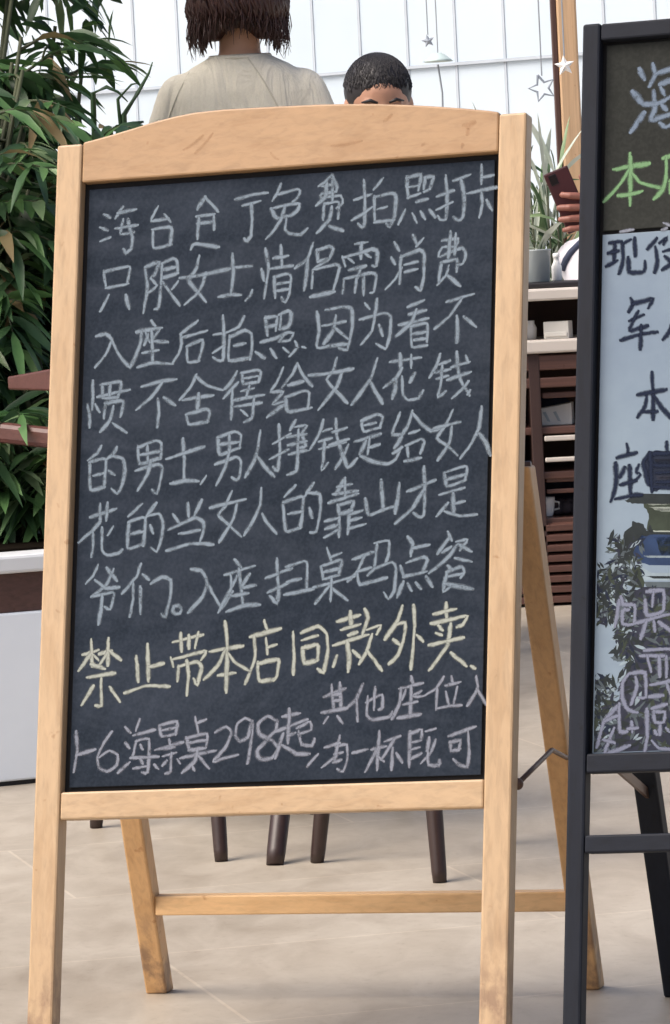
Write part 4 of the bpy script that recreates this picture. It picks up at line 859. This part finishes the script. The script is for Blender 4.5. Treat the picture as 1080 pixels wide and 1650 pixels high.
# --- woman, standing with her back to the camera
WD = 10.0; wx = at(388, 100, WD).x
wm = empty('person', (wx, WD, 0), 'woman with a brown bob seen from behind in a pale beige top', 'person', 'people behind the wooden sign')
T = place((wx, WD, 0), R(180))      # local -y is her front, which points away from the camera
T = place((wx, WD, 0), R(180-4))
S = 1.40      # shoulder height
body = MB()
torso(body, T, [(.80,.135,.10,0),(.90,.150,.108,.0),(1.02,.122,.092,-.005),(1.15,.130,.098,-.01),(1.28,.146,.096,-.005),(1.345,.140,.080,.0),(1.38,.110,.064,.008),(1.410,.07,.055,.014),(1.44,.048,.048,.014)])
limb(body, [T((0,.014,1.40)), T((0,.0,1.50))], [.05,.047]); head_mesh(body, T, (0,-.012,1.575))
for sx in (-1, 1):
    limb(body, [T((.140*sx,.005,1.34)), T((.205*sx,.01,1.18)), T((.225*sx,.0,1.09)), T((.195*sx,-.11,.95)), T((.165*sx,-.17,.90))], [.045,.040,.035,.030,.024])
    hand(body, T, Vector((.16*sx,-.185,.89)), (-.35*sx,-.85,-.25), (0.2*sx,-.2,.9))
    limb(body, [T((.075*sx,0,.86)), T((.085*sx,-.005,.48)), T((.085*sx,.01,.30)), T((.085*sx,.02,.08))], [.085,.056,.052,.036])
    limb(body, [T((.085*sx,.03,.04)), T((.09*sx,-.09,.03)), T((.092*sx,-.14,.024))], [.036,.032,.022])
remeshed(body, 'body', M['skin'], wm, .0075, 3)
shirt = MB()
torso(shirt, T, [(.93,.168,.125,0),(1.02,.148,.116,-.003),(1.15,.148,.116,-.008),(1.28,.170,.116,-.003),(1.345,.172,.102,.003),(1.385,.146,.088,.008),(1.414,.112,.074,.012),(1.428,.080,.064,.014),(1.438,.068,.060,.014)])
for sx in (-1, 1):
    limb(shirt, [T((.136*sx,.005,1.342)), T((.166*sx,.007,1.26)), T((.196*sx,.01,1.17)), T((.208*sx,.008,1.12))], [.062,.062,.058,.055])
sh = remeshed(shirt, 'shirt', M['shirt'], wm, .009, 8)
bv = BVHTree.FromPolygons([v.co for v in sh.data.vertices], [tuple(p.vertices) for p in sh.data.polygons]); wl = worldloc(wm)
def on_shirt(x, z):
    p = T((x, .6, z)) - wl; hit = bv.ray_cast(p, Vector((0, 1, 0))); return (hit[0] + wl - Vector((0,.0004,0))) if hit[0] else None
sm = MB()
for sx in (-1, 1):
    ln = [on_shirt(x*sx, z) for x, z in ((.060,1.427),(.076,1.402),(.092,1.375),(.108,1.345),(.122,1.315),(.132,1.29),(.138,1.25))]; ln = [p for p in ln if p]
    if len(ln) > 2: sm.tube(ln, .0016, 6)
    ln = [on_shirt(x*sx, z) for x, z in ((.150,1.30),(.158,1.25),(.156,1.19))]; ln = [p for p in ln if p]
    if len(ln) > 2: sm.tube(ln, .0013, 6)
sm.build('seam', M['seam_line'], sh, smooth=True)
cb = MB(); cb.tube([T((.068*math.cos(a), .014+.062*math.sin(a), 1.433-.004*math.sin(a))) for a in [2*math.pi*k/24 for k in range(25)]], .0055, 8, caps=False); cb.build('collar', M['shirt'], sh, smooth=True)
tro = MB(); torso(tro, T, [(.80,.140,.108,0),(.90,.160,.118,0),(.97,.150,.112,0)])
for sx in (-1, 1): limb(tro, [T((.077*sx,0,.86)), T((.088*sx,-.003,.48)), T((.088*sx,.012,.16))], [.094,.074,.064])
remeshed(tro, 'trousers', M['trouser'], wm, .011, 6)
for sx in (-1, 1):
    s_ = MB(); limb(s_, [T((.085*sx,.035,.040)), T((.09*sx,-.08,.034)), T((.093*sx,-.145,.026))], [.040,.038,.028]); remeshed(s_, 'shoe', M['shoe'], wm, .008, 3)
# wavy bob
rng = random.Random(77); hair = MB(); hc = Vector((0,-.005,1.60))
core = MB(); mb_ball(core, T, hc + Vector((0,.012,.012)), .108, (.95,1.02,.98)); mb_ball(core, T, hc + Vector((-.055,.020,-.075)), .060, (.9,.85,.95)); mb_ball(core, T, hc + Vector((.055,.020,-.075)), .060, (.9,.85,.95)); mb_ball(core, T, hc + Vector((0,.035,-.04)), .075, (1.0,.9,.9))
ho = remeshed(core, 'hair', M['hair_b'], wm, .009, 4)
for k in range(420):
    a = rng.uniform(-.25, math.pi+.25); r0 = .100; st_z = rng.uniform(.02,.095); ln = rng.uniform(.10,.20); pts = []
    side = abs(math.cos(a)); low = -.092 - .050*side**2 + rng.gauss(0,.012); ph = rng.uniform(0,6.28); am = rng.uniform(.003,.009)
    for i in range(8):
        t = i/7; z = st_z*(1-t) + low*t; rr = math.sqrt(max(.001, 1-(max(0, z)/.112)**2))*.106 if z > 0 else .106 + .012*math.sin(min(1,-z/.1)*math.pi) - (.018 if z < -.09 else 0)*(t)
        aa = a + am*8*math.sin(t*7+ph)*.35; x_ = rr*.97*math.cos(aa); y_ = .012 + rr*1.0*math.sin(aa)
        pts.append(T(hc + Vector((x_ + am*math.cos(t*9+ph)*t, y_ + am*math.sin(t*9+ph)*t, z))))
    hair.tube(pts, [.0035,.0042,.0042,.004,.0038,.0034,.0026,.0008], 5)
for k in range(260):
    a = rng.uniform(-.4, math.pi+.4); z0 = rng.uniform(-.05,.08); r_ = .110 + rng.uniform(0,.010); z1 = -.098 - .05*abs(math.cos(a)) + rng.gauss(0,.016); ph = rng.uniform(0,6.28); w_ = rng.uniform(.004,.014); pts = []
    for i in range(9):
        t = i/8; z = z0*(1-t) + z1*t; rr = r_*math.sqrt(max(.2, 1-(max(0,z)/.125)**2)) + w_*math.sin(t*8+ph)*t
        aa = a + w_*7*math.cos(t*7+ph)*t; pts.append(T(hc + Vector((rr*.95*math.cos(aa), .012 + rr*math.sin(aa), z))))
    hair.tube(pts, [.0014]*7 + [.001,.0004], 4)
hair.build('hair_strands', M['hair_b'], ho, smooth=True, recalc=False)

# --- man, seated behind her, facing the camera
MD = 10.75; mx = at(607, 120, MD).x; top_z = at(607, 93, MD).z
mn = empty('person', (mx, MD, 0), 'man with short black hair, only the top of his head above the wooden sign', 'person', 'people behind the wooden sign')
T = place((mx, MD, 0), R(6)); hz = top_z - .128; off_ = hz - .76     # seat height follows from the head
SZ = hz - .72; body = MB()
torso(body, T, [(SZ+.02,.155,.12,.02),(SZ+.12,.150,.115,.015),(SZ+.28,.155,.112,.01),(SZ+.42,.178,.112,.01),(SZ+.50,.172,.095,.01),(SZ+.545,.12,.072,.012),(SZ+.57,.065,.058,.012)])
limb(body, [T((0,.01,SZ+.54)), T((0,-.01,SZ+.66))], [.058,.053])
def Th(p): 
    p = Vector(p) - Vector((0,0,hz)); p = Matrix.Rotation(R(-10), 3, 'X') @ p if False else Matrix.Rotation(R(14), 3, 'X') @ p; return T(p + Vector((0,0,hz)))
head_mesh(body, Th, (0,-.02,hz))
for sx in (-1, 1):
    limb(body, [T((.175*sx,.01,SZ+.47)), T((.23*sx,-.02,SZ+.24)), T((.21*sx,-.16,SZ+.16)), T((.12*sx,-.28,SZ+.18))], [.050,.043,.036,.026])
    hand(body, T, Vector((.11*sx,-.295,SZ+.18)), (-.8*sx,-.5,-.1), (0,-.2,1))
    limb(body, [T((.085*sx,0,SZ+.02)), T((.105*sx,-.40,SZ+.03)), T((.105*sx,-.40,SZ-.20)), T((.10*sx,-.36,SZ-.44))], [.088,.062,.054,.038])
    limb(body, [T((.10*sx,-.35,SZ-.47)), T((.105*sx,-.46,SZ-.49)), T((.108*sx,-.52,SZ-.495))], [.038,.034,.024])
remeshed(body, 'body', M['skin_tan'], mn, .0075, 3)
po = MB(); torso(po, T, [(SZ+.0,.170,.135,.02),(SZ+.12,.165,.13,.015),(SZ+.28,.170,.126,.01),(SZ+.42,.194,.126,.01),(SZ+.50,.190,.108,.01),(SZ+.55,.13,.085,.012),(SZ+.575,.078,.07,.012)])
for sx in (-1, 1): limb(po, [T((.172*sx,.01,SZ+.465)), T((.225*sx,-.015,SZ+.27))], [.064,.060])
remeshed(po, 'polo_shirt', M['navy'], mn, .011, 6)
tro = MB(); torso(tro, T, [(SZ-.05,.15,.13,.01),(SZ+.03,.165,.135,.02),(SZ+.08,.160,.13,.02)])
for sx in (-1, 1): limb(tro, [T((.087*sx,0,SZ+.02)), T((.107*sx,-.40,SZ+.03)), T((.107*sx,-.40,SZ-.20)), T((.10*sx,-.365,SZ-.40))], [.098,.076,.072,.062])
remeshed(tro, 'trousers', M['trouser'], mn, .011, 6)
for sx in (-1, 1):
    s_ = MB(); limb(s_, [T((.10*sx,-.345,SZ-.47)), T((.105*sx,-.46,SZ-.488)), T((.108*sx,-.53,SZ-.495))], [.042,.039,.028]); remeshed(s_, 'shoe', M['shoe'], mn, .008, 3)
hr_ = MB(); mb_ball(hr_, Th, Vector((0,.004,hz+.050)), .097, (.88,1.04,.94)); hh = remeshed(hr_, 'hair', M['hair_k'], mn, .008, 3)
rng = random.Random(9); hs = MB()
for k in range(2600):
    a = rng.uniform(0, 6.283); e = rng.uniform(.12, 1.5); nrm = Vector((math.cos(a)*math.cos(e), math.sin(a)*math.cos(e), math.sin(e)))
    if nrm.y < -.45 and nrm.z < .30: continue
    p = Vector((nrm.x*.0845, .004 + nrm.y*.100, nrm.z*.0905)) + Vector((0,0,hz+.050)); d = (nrm*.12 + Vector((rng.uniform(-.25,.25)+nrm.x*.5, -.6, -.2))).normalized(); d = (d - nrm*d.dot(nrm)*.95).normalized(); l_ = rng.uniform(.010,.018)
    hs.tube([Th(p), Th(p + d*l_*.6), Th(p + d*l_ - nrm*.003)], [.0009,.0008,.0003], 4)
hs.build('hair_tufts', M['hair_k'], hh, smooth=True, recalc=False)
eyes(mn, Th, (0,-.02,hz))
stl = empty('bar_stool', (mx, MD+.03, 0), 'tall dark bar stool under the seated man, hidden by the wooden sign', 'stool')
mb = MB(); mb.lathe(T((0,.03,SZ-.105)), [(.16,0),(.175,.01),(.175,.035),(.15,.045)], 24); mb.build('seat', M['walnut'], stl)
for a in range(4):
    an = R(45+90*a); leg(stl, T((.20*math.cos(an), .03+.20*math.sin(an), 0)), T((.12*math.cos(an), .03+.12*math.sin(an), SZ-.105)), .012, .016)
mb = MB(); fz = SZ-.53; rr = .20 - .08*fz/(SZ-.1); mb.tube([T((rr*math.cos(R(a)), .03+rr*math.sin(R(a)), fz)) for a in range(0, 361, 15)], .008, 8, caps=False); mb.build('foot_ring', M['walnut'], stl, smooth=True)

# --- person behind the counter holding up a phone
GD = 12.35; gx = at(1004, 300, GD).x
pp = empty('person', (gx, GD, 0), 'person in a white shirt holding up a dark red phone between the signs', 'person', 'people behind the wooden sign')
T = place((gx, GD, 0), R(-25)); SZ = .46; hz = SZ + .72; body = MB()
torso(body, T, [(SZ+.0,.15,.115,.02),(SZ+.12,.142,.11,.015),(SZ+.28,.145,.105,.01),(SZ+.42,.165,.105,.01),(SZ+.49,.160,.09,.01),(SZ+.535,.11,.068,.012),(SZ+.56,.06,.055,.012)])
limb(body, [T((0,.01,SZ+.53)), T((0,-.01,SZ+.65))], [.052,.048]); head_mesh(body, T, (0,-.02,hz))
Ti = lambda p: Matrix.Rotation(R(25), 3, 'Z') @ (Vector(p) - Vector((gx, GD, 0)))
W_ = lambda px_, py_, d_: Ti(at(px_, py_, d_))           # photo position -> this person's own frame
wr = W_(958, 372, GD-.18)
limb(body, [T((-.155,.0,SZ+.46)), T((-.19,-.03,SZ+.26)), T(wr + Vector((.03,.02,-.09))), T(wr)], [.046,.040,.034,.025])
limb(body, [T((.155,.0,SZ+.46)), T((.21,-.03,SZ+.22)), T((.10,-.24,SZ+.18))], [.046,.040,.026]); hand(body, T, Vector((.09,-.255,SZ+.18)), (-.6,-.8,0), (0,-.1,1))
for sx in (-1, 1):
    limb(body, [T((.085*sx,0,SZ+.04)), T((.10*sx,-.36,SZ+.04)), T((.10*sx,-.36,SZ-.15)), T((.10*sx,-.33,.09))], [.085,.058,.050,.036]); limb(body, [T((.10*sx,-.32,.045)), T((.105*sx,-.43,.03)), T((.108*sx,-.48,.025))], [.036,.032,.022])
# gripping hand: palm beyond the frame edge, four fingers round the back of the phone
hd_ = MB()
limb(body, [at(962,366,GD-.17), at(950,345,GD-.19)], [.026,.030], 10); limb(body, [at(966,340,GD-.17), at(952,322,GD-.19)], [.022,.024], 10)
for y0, y1, xt, r_ in ((318,312,906,.0105), (336,333,901,.0108), (353,352,903,.0105), (369,369,909,.0092)):
    limb(body, [at(952,y0+2,GD-.19), at(934,y0-2,GD-.212), at(918,(y0+y1)/2,GD-.216), at(xt,y1+2,GD-.208)], [r_*1.08, r_*1.04, r_, r_*.86], 10)
limb(body, [at(950,318,GD-.18), at(944,296,GD-.172), at(936,284,GD-.165)], [.014,.011,.0085], 10)
remeshed(body, 'body', M['skin_hand'], pp, .005, 2)
w2 = MB(); torso(w2, T, [(SZ-.02,.168,.132,.02),(SZ+.12,.160,.126,.015),(SZ+.28,.162,.122,.01),(SZ+.42,.182,.120,.01),(SZ+.49,.176,.104,.01),(SZ+.54,.12,.08,.012),(SZ+.565,.072,.066,.012)])
limb(w2, [T((-.15,.0,SZ+.455)), T((-.19,-.03,SZ+.26)), T(Vector((-.19,-.03,SZ+.26)).lerp(wr + Vector((.03,.02,-.09)), .45))], [.064,.060,.055]); limb(w2, [T((.15,.0,SZ+.455)), T((.205,-.025,SZ+.26))], [.064,.060])
M['white_shirt'] = mat_plain('white_shirt_fabric', alb(214,214,222), .9, .12, 14, bump=.4); ws = remeshed(w2, 'shirt', M['white_shirt'], pp, .010, 5)
bv = BVHTree.FromPolygons([v.co for v in ws.data.vertices], [tuple(p.vertices) for p in ws.data.polygons]); wl = worldloc(pp); pts = []
for px_, py_ in ((940,388),(930,398),(920,408),(912,420),(907,434),(904,448)):
    h_ = bv.ray_cast(CAM - wl, ray(px_, py_).normalized())
    if h_[0]: pts.append(h_[0] + wl)
if len(pts) > 2:
    mb = MB(); mb.tube(pts, .011, 8); mb.build('shoulder_strap', M['navy'], pp, smooth=True)
tro = MB(); torso(tro, T, [(SZ-.04,.145,.12,.01),(SZ+.04,.16,.128,.02),(SZ+.09,.155,.124,.02)])
for sx in (-1, 1): limb(tro, [T((.087*sx,0,SZ+.04)), T((.102*sx,-.36,SZ+.04)), T((.102*sx,-.36,SZ-.15)), T((.10*sx,-.33,.12))], [.095,.070,.064,.056])
remeshed(tro, 'trousers', M['navy'], pp, .011, 6)
hr_ = MB(); mb_ball(hr_, T, Vector((0,.022,hz+.045)), .101, (.90,1.02,1.0)); mb_ball(hr_, T, Vector((0,.045,hz-.04)), .085, (.95,.8,1.1)); remeshed(hr_, 'hair', M['hair_k'], pp, .009, 4)
eyes(pp, T, (0,-.02,hz))
for sx in (-1, 1):
    s_ = MB(); limb(s_, [T((.10*sx,-.315,.045)), T((.105*sx,-.43,.035)), T((.108*sx,-.49,.028))], [.041,.038,.028]); remeshed(s_, 'shoe', M['shoe'], pp, .008, 3)
# phone in a dark red case
M['case'] = mat_plain('dark_red_case', alb(62,16,20), .4, .3); M['glass'] = mat_plain('black_glass', alb(24,16,18), .15, .05)
c0_ = at(915, 322, GD-.19); ax = (at(936, 372, GD-.19) - at(897, 280, GD-.19)); ln_ = ax.length; ax.normalize(); wx_ = Vector((1,0,0)); wx_ = (wx_ - ax*wx_.dot(ax)).normalized(); ny = ax.cross(wx_).normalized()
if ny.y > 0: ny = -ny
ph = empty('smartphone', c0_, 'dark red phone gripped by a hand above the counter', 'phone')
def pbx(u0, v0, w0, u1, v1, w1): 
    return lambda q_: c0_ + wx_*q_.x + ny*q_.y + ax*q_.z
mb = MB(); mb.box(-.036, -.009, -ln_*.52, .036, 0, ln_*.52, T=pbx(0,0,0,0,0,0)); mb.build('case', M['case'], ph, bevel=.004)
mb = MB(); mb.box(-.033, -.0102, -ln_*.5, .033, -.0093, ln_*.5, T=pbx(0,0,0,0,0,0)); mb.build('screen', M['glass'], ph)
mb = MB(); mb.box(-.026, .0003, -ln_*.47, -.004, .0025, -ln_*.30, T=pbx(0,0,0,0,0,0)); mb.build('camera_bump', M['glass'], ph, bevel=.002)
chs = empty('counter_chair', (gx, GD+.02, 0), 'plain dark chair carrying the person with the phone', 'chair')
mb = MB(); mb.box(-.2, -.2, SZ-.125, .2, .22, SZ-.085, T=T); mb.build('seat', M['walnut'], chs, bevel=.01)
for x_, y_ in ((-.17,-.17),(.17,-.17),(.17,.19),(-.17,.19)): leg(chs, T((x_, y_, 0)), T((x_*.95, y_*.95, SZ-.125)), .013, .016)
mb = MB(); mb.box(-.18, .235, SZ+.1, .18, .26, SZ+.4, T=T); mb.build('backrest', M['walnut'], chs, bevel=.01)
for sx in (-1, 1): leg(chs, T((.15*sx,.225,SZ-.09)), T((.15*sx,.247,SZ+.12)), .010, .010)
